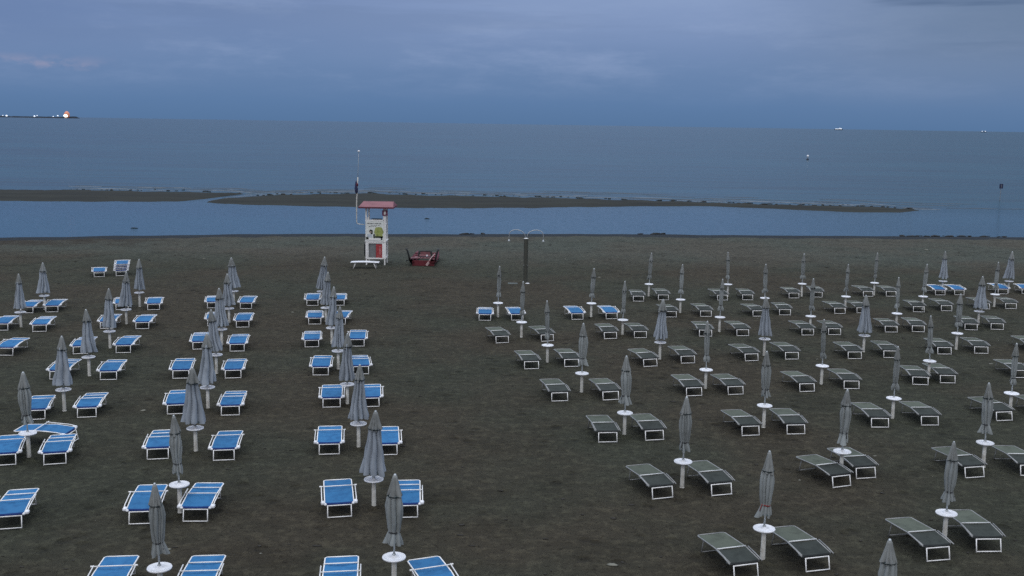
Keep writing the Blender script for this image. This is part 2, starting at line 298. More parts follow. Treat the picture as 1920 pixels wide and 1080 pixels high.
M['under'] = mat('shaded_canopy_lining', (.05, .075, .08), .9, 0, .2, 4)  # shade beneath canopy and vent, painted as a dark colour
M['strap'] = mat('dark_tie_strap', (.025, .027, .03), .8, 0, .2, 6)
M['strap_red'] = mat('red_tie_strap', (.22, .02, .018), .8, 0, .2, 6)
M['alu'] = mat('aluminium_pole', (.42, .45, .46), .4, .5, .25, 6, None, .08)
M['red_roof'] = mat('red_roof_panel', (.185, .066, .080), .6, 0, .4, 1.5, (.13, .05, .06))
M['red_dark'] = mat('red_roof_edge', (.13, .03, .045), .6, 0, .3, 2)
M['red_boat'] = mat('red_boat_hull', (.105, .011, .018), .6, 0, .35, 2.5, (.06, .008, .012))
M['red_seat'] = mat('faded_red_boards', (.17, .070, .078), .65, 0, .35, 3, (.10, .04, .045))
M['dark_iron'] = mat('dark_iron', (.035, .04, .04), .5, .3, .3, 5)
M['shower'] = mat('green_grey_shower_column', (.050, .052, .042), .6, .0, .3, 2.5, (.034, .036, .028))
M['poster_white'] = mat('poster_white', (.66, .69, .66), .5, 0, .2, 3, (.52, .55, .52))
M['poster_green'] = mat('poster_green', (.36, .40, .13), .5, 0, .4, 7, (.18, .22, .06))
M['poster_dark'] = mat('poster_dark', (.03, .04, .03), .5, 0, .2, 5)
M['ink'] = mat('grey_ink', (.16, .17, .18), .6, 0, .2, 8)
M['skin'] = mat('printed_face', (.34, .27, .24), .6, 0, .2, 8)
M['red_sign'] = mat('red_sign', (.36, .035, .04), .5, 0, .35, 5, (.24, .03, .035))
M['magenta_sign'] = mat('dark_magenta_sign', (.16, .02, .07), .5, 0, .2, 5)
M['grey_panel'] = mat('grey_mesh_panel', (.15, .16, .165), .7, 0, .25, 5)
M['flag_navy'] = mat('furled_flag_navy', (.02, .025, .07), .8, 0, .2, 6)
M['flag_red'] = mat('furled_flag_red', (.10, .02, .03), .8, 0, .2, 6)
M['wood_pale'] = mat('pale_oar_wood', (.40, .27, .27), .6, 0, .3, 5)
M['driftwood'] = mat('wet_driftwood', (.018, .019, .02), .8, 0, .3, 3)
M['seaweed'] = mat('dark_seaweed', (.024, .027, .026), .85, 0, .4, 2, (.012, .013, .013))
M['debris_dark'] = mat('dark_beach_litter', (.028, .026, .022), .9, 0, .3, 4)
M['debris_light'] = mat('pale_shell_litter', (.17, .17, .14), .8, 0, .3, 4)
M['rock'] = mat('far_breakwater_rock', (.006, .014, .026), .9, 0, .3, .02)
M['ship'] = mat('white_ship_paint', (.85, .87, .9), .5, 0, .1, .05)
M['ship_dark'] = mat('dark_ship_hull', (.03, .04, .06), .6, 0, .1, .05)
M['teal_slab'] = mat('wet_concrete_slab', (.085, .10, .095), .8, 0, .35, 4)

def emit(name, col, s):
    m = bpy.data.materials.new(name); nt, nd, lk = nodes_of(m)
    b = nd['Principled BSDF']; b.inputs['Base Color'].default_value = (*col, 1)
    b.inputs['Emission Color'].default_value = (*col, 1); b.inputs['Emission Strength'].default_value = s
    n = N(nt, 'ShaderNodeTexNoise', Scale=.2); tc = N(nt, 'ShaderNodeTexCoord'); lk.new(tc.outputs['Object'], n.inputs[0])
    lk.new(mathn(nt, 'MULTIPLY_ADD', n.outputs['Fac'], s * .2, s * .9), b.inputs['Emission Strength'])
    return m
M['lamp_white'] = emit('lit_white_lamp', (.85, .92, 1), .8)
M['lamp_orange'] = emit('lit_orange_lamp', (1, .86, .70), 3.0)
M['lamp_glow'] = emit('orange_halo_glow', (.52, .20, .12), .42)  # glare around the beacon, made as a glowing surface

# ------------------------------------------------------------------ mesh builder
class MB:
    def __init__(s): s.v = []; s.f = []; s.mi = []; s.sm = []
    def face(s, idx, mi=0, sm=True): s.f.append(tuple(idx)); s.mi.append(mi); s.sm.append(sm)
    def box(s, c, d, mi=0, rot=None, bev=0.0):
        b = len(s.v); hx, hy, hz = d[0] / 2, d[1] / 2, d[2] / 2
        if bev <= 0: bev = min(hx, hy, hz) * .18
        pts = []
        for sx in (-1, 1):
            for sy in (-1, 1):
                for sz in (-1, 1):
                    for ax in range(3):
                        p = [sx * hx, sy * hy, sz * hz]
                        for a2 in range(3):
                            if a2 != ax: p[a2] -= (bev if p[a2] > 0 else -bev)
                        pts.append(p)
        m = rot if rot else Matrix.Identity(3)
        for p in pts: s.v.append(tuple(Vector(c) + m @ Vector(p)))
        def i(x, y, z, ax): return b + (((x * 2 + y) * 2 + z) * 3 + ax)
        for ax in range(3):
            o = [a for a in range(3) if a != ax]
            for sd in (0, 1):
                q = []
                for (p, r) in ((0, 0), (1, 0), (1, 1), (0, 1)):
                    k = [0, 0, 0]; k[ax] = sd; k[o[0]] = p; k[o[1]] = r; q.append(i(*k, ax))
                s.face(q if (sd == 1) ^ (ax == 1) else q[::-1], mi, False)
        for a in range(3):
            o = [q for q in range(3) if q != a]
            for p in (0, 1):
                for r in (0, 1):
                    k0 = [0, 0, 0]; k1 = [0, 0, 0]; k0[a] = 0; k1[a] = 1
                    for k in (k0, k1): k[o[0]] = p; k[o[1]] = r
                    s.face([i(*k0, o[0]), i(*k1, o[0]), i(*k1, o[1]), i(*k0, o[1])], mi, False)
        for x in (0, 1):
            for y in (0, 1):
                for z in (0, 1): s.face([i(x, y, z, 0), i(x, y, z, 1), i(x, y, z, 2)], mi, False)
    def tube(s, path, r, n=8, mi=0, cap=True, closed=False):
        P = [Vector(p) for p in path]; b = len(s.v); k = len(P)
        rs = r if isinstance(r, (list, tuple)) else [r] * k
        prev = None
        for j, p in enumerate(P):
            if closed: t = (P[(j + 1) % k] - P[j - 1])
            else: t = P[min(j + 1, k - 1)] - P[max(j - 1, 0)]
            t.normalize()
            if prev is None:
                u = t.orthogonal().normalized()
            else:
                u = prev - t * prev.dot(t)
                u = u.normalized() if u.length > 1e-6 else t.orthogonal().normalized()
            prev = u; w = t.cross(u)
            for a in range(n):
                an = 2 * math.pi * a / n
                s.v.append(tuple(p + (u * math.cos(an) + w * math.sin(an)) * rs[j]))
        for j in range(k if closed else k - 1):
            for a in range(n):
                a2 = (a + 1) % n; j2 = (j + 1) % k
                s.face((b + j * n + a, b + j * n + a2, b + j2 * n + a2, b + j2 * n + a), mi)
        if cap and not closed:
            s.face([b + a for a in range(n)][::-1], mi, False); s.face([b + (k - 1) * n + a for a in range(n)], mi, False)
    def lathe(s, prof, n=24, c=(0, 0, 0), mi=0, fn=None, cap=(True, True)):
        b = len(s.v)
        for j, (r, z) in enumerate(prof):
            for a in range(n):
                th = 2 * math.pi * a / n; rr, zz, tt = r, z, th
                if fn: rr, zz, tt = fn(r, z, th, j)
                s.v.append((c[0] + rr * math.cos(tt), c[1] + rr * math.sin(tt), c[2] + zz))
        for j in range(len(prof) - 1):
            for a in range(n):
                a2 = (a + 1) % n
                s.face((b + j * n + a, b + j * n + a2, b + (j + 1) * n + a2, b + (j + 1) * n + a), mi)
        k = len(prof) - 1
        if cap[0]: s.face([b + a for a in range(n)][::-1], mi, False)
        if cap[1]: s.face([b + k * n + a for a in range(n)], mi, False)
    def grid(s, fn, nu, nv, mi=0):
        b = len(s.v)
        for j in range(nv + 1):
            for i in range(nu + 1): s.v.append(tuple(fn(i / nu, j / nv)))
        for j in range(nv):
            for i in range(nu):
                q = b + j * (nu + 1) + i
                s.face((q, q + 1, q + nu + 2, q + nu + 1), mi)
    def blob(s, c, d, seed=0, mi=0, jag=.25, nu=8, nv=5):
        b = len(s.v); rnd = random.Random(seed)
        ring = []
        for j in range(1, nv):
            ph = math.pi * j / nv
            for a in range(nu):
                th = 2 * math.pi * a / nu; k = 1 + rnd.uniform(-jag, jag)
                s.v.append((c[0] + d[0] * k * math.sin(ph) * math.cos(th), c[1] + d[1] * k * math.sin(ph) * math.sin(th), c[2] + d[2] * k * math.cos(ph)))
        top = len(s.v); s.v.append((c[0], c[1], c[2] + d[2])); bot = len(s.v); s.v.append((c[0], c[1], c[2] - d[2]))
        for j in range(nv - 2):
            for a in range(nu):
                a2 = (a + 1) % nu
                s.face((b + j * nu + a, b + (j + 1) * nu + a, b + (j + 1) * nu + a2, b + j * nu + a2), mi)
        for a in range(nu):
            a2 = (a + 1) % nu
            s.face((top, b + a, b + a2), mi); s.face((bot, b + (nv - 2) * nu + a2, b + (nv - 2) * nu + a), mi)
    def build(s, name, mats, parent=None, loc=(0, 0, 0)):
        me = bpy.data.meshes.new(name); me.from_pydata(s.v, [], s.f)
        for m in (mats if isinstance(mats, (list, tuple)) else [mats]): me.materials.append(m)
        me.polygons.foreach_set('material_index', s.mi); me.polygons.foreach_set('use_smooth', s.sm)
        me.validate(); me.update()
        o = bpy.data.objects.new(name, me); COL.objects.link(o); o.location = loc
        if parent: o.parent = parent
        return o

def tag(o, label=None, cat=None, group=None, kind=None):
    for k, v in (('label', label), ('category', cat), ('group', group), ('kind', kind)):
        if v: o[k] = v
    return o
def empty(name, loc=(0, 0, 0), rz=0):
    o = bpy.data.objects.new(name, None); COL.objects.link(o); o.location = loc; o.rotation_euler = (0, 0, rz)
    o.empty_display_size = .2
    return o
def copy_tree(o, parent=None):
    kids = list(o.children)
    c = o.copy(); COL.objects.link(c); c.parent = parent
    for k in kids: copy_tree(k, c)
    return c

def interp(tab, x):
    if x <= tab[0][0]: return tab[0][1]
    for (x0, y0), (x1, y1) in zip(tab, tab[1:]):
        if x <= x1: return y0 + (y1 - y0) * (x - x0) / max(1e-9, x1 - x0)
    return tab[-1][1]
def nz(x, y, s, k=0): return mnoise.noise(Vector((x * s, y * s, k)))

# ------------------------------------------------------------------ the beach
WATER = -.25
def shore_y(x):
    return interp(SHORE, x) + .8 * nz(x, 0, .06, 3) + .35 * nz(x, 0, .33, 5)
def ground_h(x, y):
    d = shore_y(x) - y
    if d > 9: z = 0.0
    elif d > 1.5: z = -.13 * ((9 - d) / 7.5) ** 1.6
    elif d > 0: z = -.13 - .12 * (1.5 - d) / 1.5
    else: z = max(-3.0, -.25 + d * .06)
    if 6 < y < 95 and abs(x) < 70:
        z += (.020 * nz(x, y, .45, 1) + .012 * nz(x, y, 1.7, 2)) * (1 if d > 3 else max(0, d / 3))
    return z

def build_ground():
    xs = [-60000, -6000, -800, -200, -110, -75, -58]
    x = -46.0
    while x < 50: xs.append(x); x += .36
    xs += [58, 75, 110, 200, 800, 6000, 60000]
    ys = [-400, -80, -30, -5, 6, 12]
    y = 16.0
    while y < 62: ys.append(y); y += .28
    while y < 96: ys.append(y); y += .5
    ys += [110, 140, 200, 600, 3000, 15000, 60000]
    m = MB(); nx = len(xs)
    for y in ys:
        for x in xs: m.v.append((x, y, ground_h(x, y)))
    for j in range(len(ys) - 1):
        for i in range(nx - 1): m.face((j * nx + i, j * nx + i + 1, (j + 1) * nx + i + 1, (j + 1) * nx + i))
    return m

def sand_material():
    m = bpy.data.materials.new('damp_dark_sand'); nt, nd, lk = nodes_of(m)
    b = nd['Principled BSDF']; b.inputs['Specular IOR Level'].default_value = .12
    tc = N(nt, 'ShaderNodeTexCoord'); P = tc.outputs['Object']
    sep = N(nt, 'ShaderNodeSeparateXYZ'); lk.new(P, sep.inputs[0])
    def noi(scale, detail=4.0, rough=.55, vec=P, dist=0.0):
        n = N(nt, 'ShaderNodeTexNoise', Scale=scale, Detail=detail, Roughness=rough, Distortion=dist); lk.new(vec, n.inputs['Vector']); return n.outputs['Fac']
    mp = N(nt, 'ShaderNodeMapping'); mp.inputs['Scale'].default_value = (.35, 1, 1); lk.new(P, mp.inputs[0])
    big = noi(.10, 4); mid = noi(.55, 5, .6); fine = noi(3.2, 6, .7); grit = noi(7.5, 5, .75); rake = noi(1.3, 4, .6, mp.outputs[0], .6)
    dry = smooth(nt, mathn(nt, 'ADD', sep.outputs[1], mathn(nt, 'MULTIPLY', big, 7.0)), 67, 78)
    c1 = mixc(nt, smooth(nt, big, .38, .62), (.047, .0415, .030), (.0415, .044, .032))
    c2 = mixc(nt, smooth(nt, big, .35, .65), (.067, .065, .053), (.059, .067, .056))
    c = mixc(nt, dry, c1, c2)
    c = mixc(nt, mathn(nt, 'MULTIPLY', smooth(nt, mid, .46, .68), .5), c, mixc(nt, 1.0, c, (.62, .62, .60), 'MULTIPLY'))
    c = mixc(nt, mathn(nt, 'MULTIPLY', smooth(nt, fine, .47, .64), .7), c, mixc(nt, 1.0, c, (1.75, 1.75, 1.68), 'MULTIPLY'))
    c = mixc(nt, mathn(nt, 'MULTIPLY', smooth(nt, rake, .52, .70), .45), c, mixc(nt, 1.0, c, (.60, .60, .58), 'MULTIPLY'))
    c = mixc(nt, mathn(nt, 'MULTIPLY', smooth(nt, grit, .52, .66), .8), c, mixc(nt, 1.0, c, (.42, .40, .38), 'MULTIPLY'))
    # footprints: scattered shallow pits, their shade painted into the colour
    vo = N(nt, 'ShaderNodeTexVoronoi', Scale=1.5, Randomness=1.0); lk.new(P, vo.inputs['Vector'])
    pit = mathn(nt, 'MULTIPLY', mathn(nt, 'SUBTRACT', 1.0, smooth(nt, vo.outputs['Distance'], .10, .30)), smooth(nt, mid, .42, .58))
    c = mixc(nt, mathn(nt, 'MULTIPLY', pit, .6), c, mixc(nt, 1.0, c, (.5, .49, .47), 'MULTIPLY'))
    # dark weed-stained patch at the far left, darker strip along the water
    lx = mathn(nt, 'SUBTRACT', 1.0, smooth(nt, sep.outputs[0], -36, -20)); ly = mathn(nt, 'MULTIPLY', smooth(nt, sep.outputs[1], 71, 75.5), lx)
    c = mixc(nt, mathn(nt, 'MULTIPLY', ly, mathn(nt, 'ADD', .35, smooth(nt, mid, .35, .6))), c, (.040, .036, .028))
    shore_strip = mathn(nt, 'SUBTRACT', 1.0, smooth(nt, mathn(nt, 'ADD', sep.outputs[2], mathn(nt, 'MULTIPLY', rake, .03)), -.066, -.048))
    c = mixc(nt, shore_strip, c, (.016, .021, .025))
    lk.new(c, b.inputs['Base Color'])
    lk.new(mathn(nt, 'SUBTRACT', .95, mathn(nt, 'MULTIPLY', shore_strip, .25)), b.inputs['Roughness'])
    h = mathn(nt, 'ADD', mathn(nt, 'MULTIPLY', fine, .22), mathn(nt, 'MULTIPLY', mid, .26))
    h = mathn(nt, 'ADD', h, mathn(nt, 'MULTIPLY', grit, .07))
    h = mathn(nt, 'SUBTRACT', h, mathn(nt, 'MULTIPLY', pit, .14))
    bp = N(nt, 'ShaderNodeBump', Strength=.9, Distance=1.0); lk.new(h, bp.inputs['Height']); lk.new(bp.outputs[0], b.inputs['Normal'])
    return m
M['sand'] = sand_material()
tag(build_ground().build('beach_sand', M['sand']), kind='structure')

def water_material():
    m = bpy.data.materials.new('evening_sea_water'); nt, nd, lk = nodes_of(m)
    b = nd['Principled BSDF']
    tc = N(nt, 'ShaderNodeTexCoord'); P = tc.outputs['Object']
    sep = N(nt, 'ShaderNodeSeparateXYZ'); lk.new(P, sep.inputs[0])
    # calm behind the bars, ruffled beyond them
    ys = mathn(nt, 'SUBTRACT', sep.outputs[1], mathn(nt, 'MULTIPLY', sep.outputs[0], .02))
    open_ = smooth(nt, ys, 112, 136)
    def noi(scale, sc, detail=4.0, rough=.6):
        mp = N(nt, 'ShaderNodeMapping'); mp.inputs['Scale'].default_value = sc; mp.inputs['Rotation'].default_value = (0, 0, R(-4)); lk.new(P, mp.inputs[0])
        n = N(nt, 'ShaderNodeTexNoise', Scale=scale, Detail=detail, Roughness=rough); lk.new(mp.outputs[0], n.inputs['Vector']); return n.outputs['Fac']
    swell = noi(.16, (.16, 1, 1), 3); chop = noi(1.0, (.35, 1, 1), 5, .65); rip = noi(2.2, (.5, 1, 1), 3); patch = noi(.02, (.3, 1, 1), 4)
    h = mathn(nt, 'ADD', mathn(nt, 'MULTIPLY', swell, 1.5), mathn(nt, 'MULTIPLY', chop, .34))
    h = mathn(nt, 'MULTIPLY', h, mathn(nt, 'MULTIPLY_ADD', open_, .97, .03))
    h = mathn(nt, 'ADD', h, mathn(nt, 'MULTIPLY', rip, mathn(nt, 'MULTIPLY_ADD', open_, -.07, .095)))
    bp = N(nt, 'ShaderNodeBump', Strength=.55, Distance=1.0); lk.new(h, bp.inputs['Height']); lk.new(bp.outputs[0], b.inputs['Normal'])
    streak = noi(.22, (.10, 1, 1), 5, .65)
    c = mixc(nt, smooth(nt, patch, .35, .65), (.000, .034, .056), (.002, .046, .070))
    c = mixc(nt, mathn(nt, 'MULTIPLY', mathn(nt, 'MULTIPLY', smooth(nt, streak, .46, .62), open_), .75), c, (.000, .018, .030))  # shading of the distant swell painted in as dark streaks
    lk.new(c, b.inputs['Base Color'])
    lk.new(mathn(nt, 'MULTIPLY_ADD', open_, .14, .10), b.inputs['Roughness'])
    b.inputs['IOR'].default_value = 1.33
    return m
M['water'] = water_material()
w = MB()
wx = [-60000, -8000, -1000, -200, -60, 0, 60, 200, 1000, 8000, 60000]; wy = [74, 100, 130, 170, 300, 800, 3000, 12000, 60000]
for y in wy:
    for x in wx: w.v.append((x, y, WATER))
for j in range(len(wy) - 1):
    for i in range(len(wx) - 1):
        q = j * len(wx) + i; w.face((q, q + 1, q + len(wx) + 1, q + len(wx)))
tag(w.build('sea', M['water']), kind='structure')

# sandbars rising a hand's breadth out of the shallows
def bar_material():
    m = bpy.data.materials.new('wet_sandbar'); nt, nd, lk = nodes_of(m); b = nd['Principled BSDF']
    tc = N(nt, 'ShaderNodeTexCoord'); n = N(nt, 'ShaderNodeTexNoise', Scale=.35, Detail=6.0, Roughness=.65)
    mp = N(nt, 'ShaderNodeMapping'); mp.inputs['Scale'].default_value = (.3, 1, 1); lk.new(tc.outputs['Object'], mp.inputs[0]); lk.new(mp.outputs[0], n.inputs['Vector'])
    r = ramp(nt, [(.3, (.012, .014, .013)), (.55, (.021, .023, .018)), (.75, (.027, .031, .026))], n.outputs['Fac'])
    lk.new(r.outputs[0], b.inputs['Base Color']); b.inputs['Roughness'].default_value = .85; b.inputs['Specular IOR Level'].default_value = .15
    bp = N(nt, 'ShaderNodeBump', Strength=.5, Distance=.2); lk.new(n.outputs['Fac'], bp.inputs['Height']); lk.new(bp.outputs[0], b.inputs['Normal'])
    return m
M['bar'] = bar_material()
def sandbar(far, near, seed):
    x0, x1 = max(far[0][0], near[0][0]), min(far[-1][0], near[-1][0]); m = MB(); rows = 9; n = int((x1 - x0) / .5)
    for i in range(n + 1):
        x = x0 + (x1 - x0) * i / n
        a = interp(near, x) + .5 * nz(x, 1, .25, seed) + .2 * nz(x, 1, 1.1, seed)
        b = interp(far, x) + 1.4 * nz(x, 2, .35, seed) + .9 * nz(x, 2, 1.3, seed)
        if b < a + .15: b = a + .15
        for j in range(rows + 1):
            t = j / rows
            m.v.append((x, a + (b - a) * t, WATER - .03 + (.03 + .13 * min(1, (b - a) / 8)) * min(1, 4.2 * t * (1 - t)) + .03 * nz(x, t * 9, .6, seed) * (0 < j < rows)))
    for i in range(n):
        for j in range(rows):
            q = i * (rows + 1) + j; m.face((q, q + rows + 1, q + rows + 2, q + 1))
    return m
tag(sandbar(BAR_LEFT_FAR, BAR_LEFT_NEAR, 4).build('sandbar', M['bar']), kind='structure')
tag(sandbar(BAR_RIGHT_FAR, BAR_RIGHT_NEAR, 9).build('sandbar', M['bar']), kind='structure')

# weed thrown up along the bars and the water's edge
rnd = random.Random(5)
sw = MB()
def clump(x, y, z, s):
    sw.blob((x, y, z), (s * rnd.uniform(.5, 1.3), s * rnd.uniform(.3, .7), s * rnd.uniform(.18, .34)), rnd.random(), 0, .4, 6, 4)
for far in (BAR_LEFT_FAR, BAR_RIGHT_FAR):
    x = max(far[0][0], -60)
    while x < far[-1][0] - .4:
        dens = .6 if far is BAR_LEFT_FAR or x < 20 else .9
        if rnd.random() < dens: clump(x, interp(far, x) + rnd.gauss(.1, .8), WATER + .03, rnd.uniform(.10, .40))
        x += rnd.uniform(.15, 1.0)
for cx, k in ((-3.4, 8), (35.5, 16), (39, 10), (12, 4), (42, 6)):
    for i in range(k):
        x = cx + rnd.gauss(0, .9); clump(x, shore_y(x) - rnd.uniform(.0, .5), WATER + .07, rnd.uniform(.12, .34))
tag(sw.build('seaweed', M['seaweed']), 'dark clumps of seaweed strewn along the sandbars and the shoreline', 'seaweed', kind='stuff')

# thin foam lines and broken wavelets seaward of the bars
def foam_material():
    m = bpy.data.materials.new('thin_sea_foam'); nt, nd, lk = nodes_of(m); b = nd['Principled BSDF']
    tc = N(nt, 'ShaderNodeTexCoord'); n = N(nt, 'ShaderNodeTexNoise', Scale=1.2, Detail=4.0); lk.new(tc.outputs['Object'], n.inputs['Vector'])
    r = ramp(nt, [(.35, (.07, .10, .13)), (.65, (.14, .17, .20))], n.outputs['Fac']); lk.new(r.outputs[0], b.inputs['Base Color']); b.inputs['Roughness'].default_value = .7
    return m
M['foam'] = foam_material()
fm = MB()
for far in (BAR_LEFT_FAR, BAR_RIGHT_FAR):
    x = max(far[0][0], -60)
    while x < far[-1][0]:
        L = rnd.uniform(1.2, 5); off = rnd.choice([1.3, 1.8, 2.4, 4.2, 5.5]) + rnd.gauss(0, .4); wd = rnd.uniform(.12, .42)
        n = 6; b0 = len(fm.v)
        for i in range(n + 1):
            xx = x + L * i / n; y = interp(far, xx) + off + .4 * nz(xx, off, .5, 8); h = wd * math.sin(math.pi * (i + .15) / (n + .3))
            fm.v += [(xx, y - h, WATER + .012), (xx, y, WATER + .05), (xx, y + h, WATER + .012)]
        for i in range(n):
            q = b0 + i * 3; fm.face((q, q + 3, q + 4, q + 1)); fm.face((q + 1, q + 4, q + 5, q + 2))
        x += rnd.uniform(.8, 3.2)
for far in (BAR_LEFT_FAR, BAR_RIGHT_FAR):
    x = max(far[0][0], -60)
    while x < far[-1][0] + 14:
        L = rnd.uniform(2, 11); off = rnd.choice([3.2, 3.6, 4.2, 7, 8, 12]) + rnd.gauss(0, .5); wd = rnd.uniform(.15, .45)
        n = 10; b0 = len(fm.v)
        for i in range(n + 1):
            xx = x + L * i / n; y = interp(far, xx) + off + .7 * nz(xx, off, .25, 8); h = wd * math.sin(math.pi * (i + .1) / (n + .2))
            fm.v += [(xx, y - h, WATER + .008), (xx, y, WATER + .03 + .08 * h), (xx, y + h, WATER + .008)]
        for i in range(n):
            q = b0 + i * 3; fm.face((q, q + 3, q + 4, q + 1), 1); fm.face((q + 1, q + 4, q + 5, q + 2), 1)
        x += rnd.uniform(.6, 3.5)
M['wavelet'] = mat('dark_wavelet_face', (.022, .042, .060), .5, 0, .3, .8)  # darker reflection on the wave slopes, painted as a dark colour
tag(fm.build('sea_foam', [M['foam'], M['wavelet']]), 'thin broken lines of pale foam and dark wavelets just beyond the sandbars', 'foam', kind='stuff')

# litter and shell specks on the sand
db = MB()
for i in range(900):
    y = 17 + 62 * rnd.random() ** 1.3; x = rnd.uniform(-.62, .62) * (y + 6); k = rnd.random()
    s = rnd.uniform(.012, .035) * (1 + y / 90) * (1.6 if k > .97 else 1)
    db.blob((x, y, ground_h(x, y) + s * .2), (s * rnd.uniform(.7, 2.2), s * rnd.uniform(.6, 1.2), s * .45), i, 0 if k < .93 else 1, .4, 6, 4)
tag(db.build('beach_litter', [M['debris_dark'], M['debris_light']]), 'tiny dark and pale specks of litter and shell scattered over the sand', 'litter', kind='stuff')

# ------------------------------------------------------------------ sunbeds
# local frame: +y towards the sea end, origin on the sand under the landward leg
W = .33
def u_leg(y0, y1, ztop, wb, mi=0):
    m = MB(); r = .0128
    m.tube([(-wb + .005, y1, ztop), (-wb, y0, -.03)], r, 8, mi); m.tube([(wb - .005, y1, ztop), (wb, y0, -.03)], r, 8, mi)
    yb = y0 + (y1 - y0) * .1
    m.tube([(-wb, yb, .035), (wb, yb, .035)], r * .95, 8, mi)
    m.tube([(-wb, y1, ztop - .012), (wb, y1, ztop - .012)], r, 8, mi)
    return m
Y0, YH, Y1 = .105, .65, 1.55         # landward end, hinge, seaward end
Z0, ZH, Z1 = .345, .41, .375
def rail_z(y): return Z0 + (ZH - Z0) * (y - Y0) / (YH - Y0) if y < YH else ZH + (Z1 - ZH) * (y - YH) / (Y1 - YH)
def side_rails(mi=0, r=.0145):
    m = MB()
    for s in (-1, 1): m.tube([(s * W, Y0, Z0), (s * W, YH - .03, rail_z(YH - .03)), (s * W, YH + .03, rail_z(YH + .03)), (s * W, Y1 - .05, rail_z(Y1 - .05)), (s * (W - .045), Y1, Z1)], r, 8, mi)
    m.tube([(-W + .045, Y1, Z1), (W - .045, Y1, Z1)], r, 8, mi); m.tube([(-W, Y0 + .015, Z0 - .03), (W, Y0 + .015, Z0 - .03)], r * .8, 8, mi)
    return m
def panel(ya, yb, mat_i=0, sag=.03, wrap=False, lift=.006):
    m = MB(); w = W - .012
    def f(u, v):
        x = -w + 2 * w * u; y = ya + (yb - ya) * v
        z = rail_z(y) + lift - sag * (1 - (2 * u - 1) ** 2) * (4 * v * (1 - v)) ** .6 - .01 * (1 - (2 * u - 1) ** 2)
        return (x, y, z)
    m.grid(f, 8, 8, 0)
    if wrap:
        m.grid(lambda u, v: (-w + 2 * w * u, ya - .012 * math.sin(v * 2.6), rail_z(ya) + lift - .01 * (1 - (2 * u - 1) ** 2) - .05 * v), 8, 3, 1)
    return m
def hood(yb, ytip, outer, rise, mi=0, r=.0128, knob=True):
    m = MB()
    for s in (-1, 1):
        m.tube([(s * outer, Y0 - .02, Z0 + .01), (s * outer, .3, Z0 + .055), (s * outer, ytip, rail_z(ytip) + rise)], r, 8, mi)
        if knob: m.tube([(s * outer, yb, rail_z(yb) + rise), (s * (outer + .045), yb, rail_z(yb) + rise)], [.016, .021], 8, mi)
    m.tube([(-outer, yb, rail_z(yb) + rise), (outer, yb, rail_z(yb) + rise)], r, 8, mi)
    return m
def hinge(s, mi=0, k=1.0):
    m = MB(); m.box((s * (W + .045), Y0 + .035, Z0 - .005), (.085 * k, .13 * k, .075 * k), mi, bev=.02)
    m.box((s * (W - .015), Y0 - .005, Z0 - .028), (.06 * k, .07 * k, .055 * k), mi, bev=.015)
    return m

def make_bed(color, variant):
    root = empty('sunbed')
    blue = color == 'blue'
    fr, lg = (M['white_paint'], M['white_paint']) if blue else (M['grey_metal'], M['white_paint'])
    side_rails().build('frame', fr, root)
    u_leg(0, .075, Z0 - .045, .272).build('leg', lg, root)
    u_leg(1.45, 1.36, Z1 - .02, .262).build('leg', fr, root)
    fa, fb = (M['blue'], M['blue_dark']) if blue else (M['olive'], M['olive_shade'])
    if blue:
        panel(Y0 + .01, YH, 0, .016, True).build('back_fabric', [fa, fb], root)
        panel(YH, Y1 - .02, 0, .016).build('seat_fabric', [fa, fb], root)
        if variant == 0: hood(.92, .96, .395, .05).build('hood_frame', fr, root)
        else:
            hood(.66, .98, .385, .045, knob=False).build('hood_frame', fr, root)
            c = MB(); c.tube([(-W, 1.14, rail_z(1.14) + .022), (W, 1.14, rail_z(1.14) + .022)], .014, 8); c.build('crossbar', fr, root)
        for s in (-1, 1): hinge(s).build('hinge_block', M['white_plastic'], root)
    else:
        panel(Y0 + .01, YH - .02, 0, .02, True).build('back_fabric', [M['olive_shade'], M['fold']], root)
        panel(YH + .02, Y1 - .02, 0, .03).build('seat_fabric', fa, root)
        c = MB(); c.tube([(-W, YH, ZH + .018), (W, YH, ZH + .018)], .014, 8); c.build('crossbar', M['pale_bar'], root)
        for s in (-1, 1):
            h = MB(); h.tube([(s * .368, Y0 - .05, Z0 + .0), (s * .368, .30, Z0 + .045), (s * .368, .62, ZH + .015)], .013, 8); h.build('hood_arm', M['grey_metal'], root)
        for s in (-1, 1): hinge(s, 0, .6).build('hinge_block', M['dark_iron'], root)
    return root

protos = {}
GROUPS = {'blue': 'blue sunbeds set out in pairs under the umbrellas', 'grey': 'grey sunbeds set out in pairs under the umbrellas'}
for (x, y, yaw, color, var, label) in SUNBEDS:
    key = (color, var)
    if key not in protos: o = protos[key] = make_bed(color, var)
    else: o = copy_tree(protos[key])
    o.location = (x, y, ground_h(x, y)); o.rotation_euler = (R(random.uniform(-.6, .6)), R(random.uniform(-.8, .8)), R(yaw))
    tag(o, label, 'sunbed', GROUPS[color])
# the stack of five
sx, sy, syaw = STACK
for k, word in enumerate(('bottom', 'second from bottom', 'middle', 'second from top', 'topmost')):
    o = copy_tree(protos[('blue', 0)])
    o.location = (sx + .01 * k, sy + .025 * k, ground_h(sx, sy) + .088 * k); o.rotation_euler = (0, 0, R(syaw + (k % 2) * 1.2))
    tag(o, '%s blue sunbed of the stack near the water at left' % word, 'sunbed', 'stacked blue sunbeds')
    if k:
        for c in list(o.children):
            if c.name.startswith('leg'):        # legs folded up flat under the bed
                near = c.data.vertices[0].co.y < .7
                piv = Vector((0, .075 if near else 1.36, Z0 - .03))
                c.matrix_local = Matrix.Translation(piv) @ Matrix.Rotation(R(86 if near else -86), 4, 'X') @ Matrix.Translation(-piv)

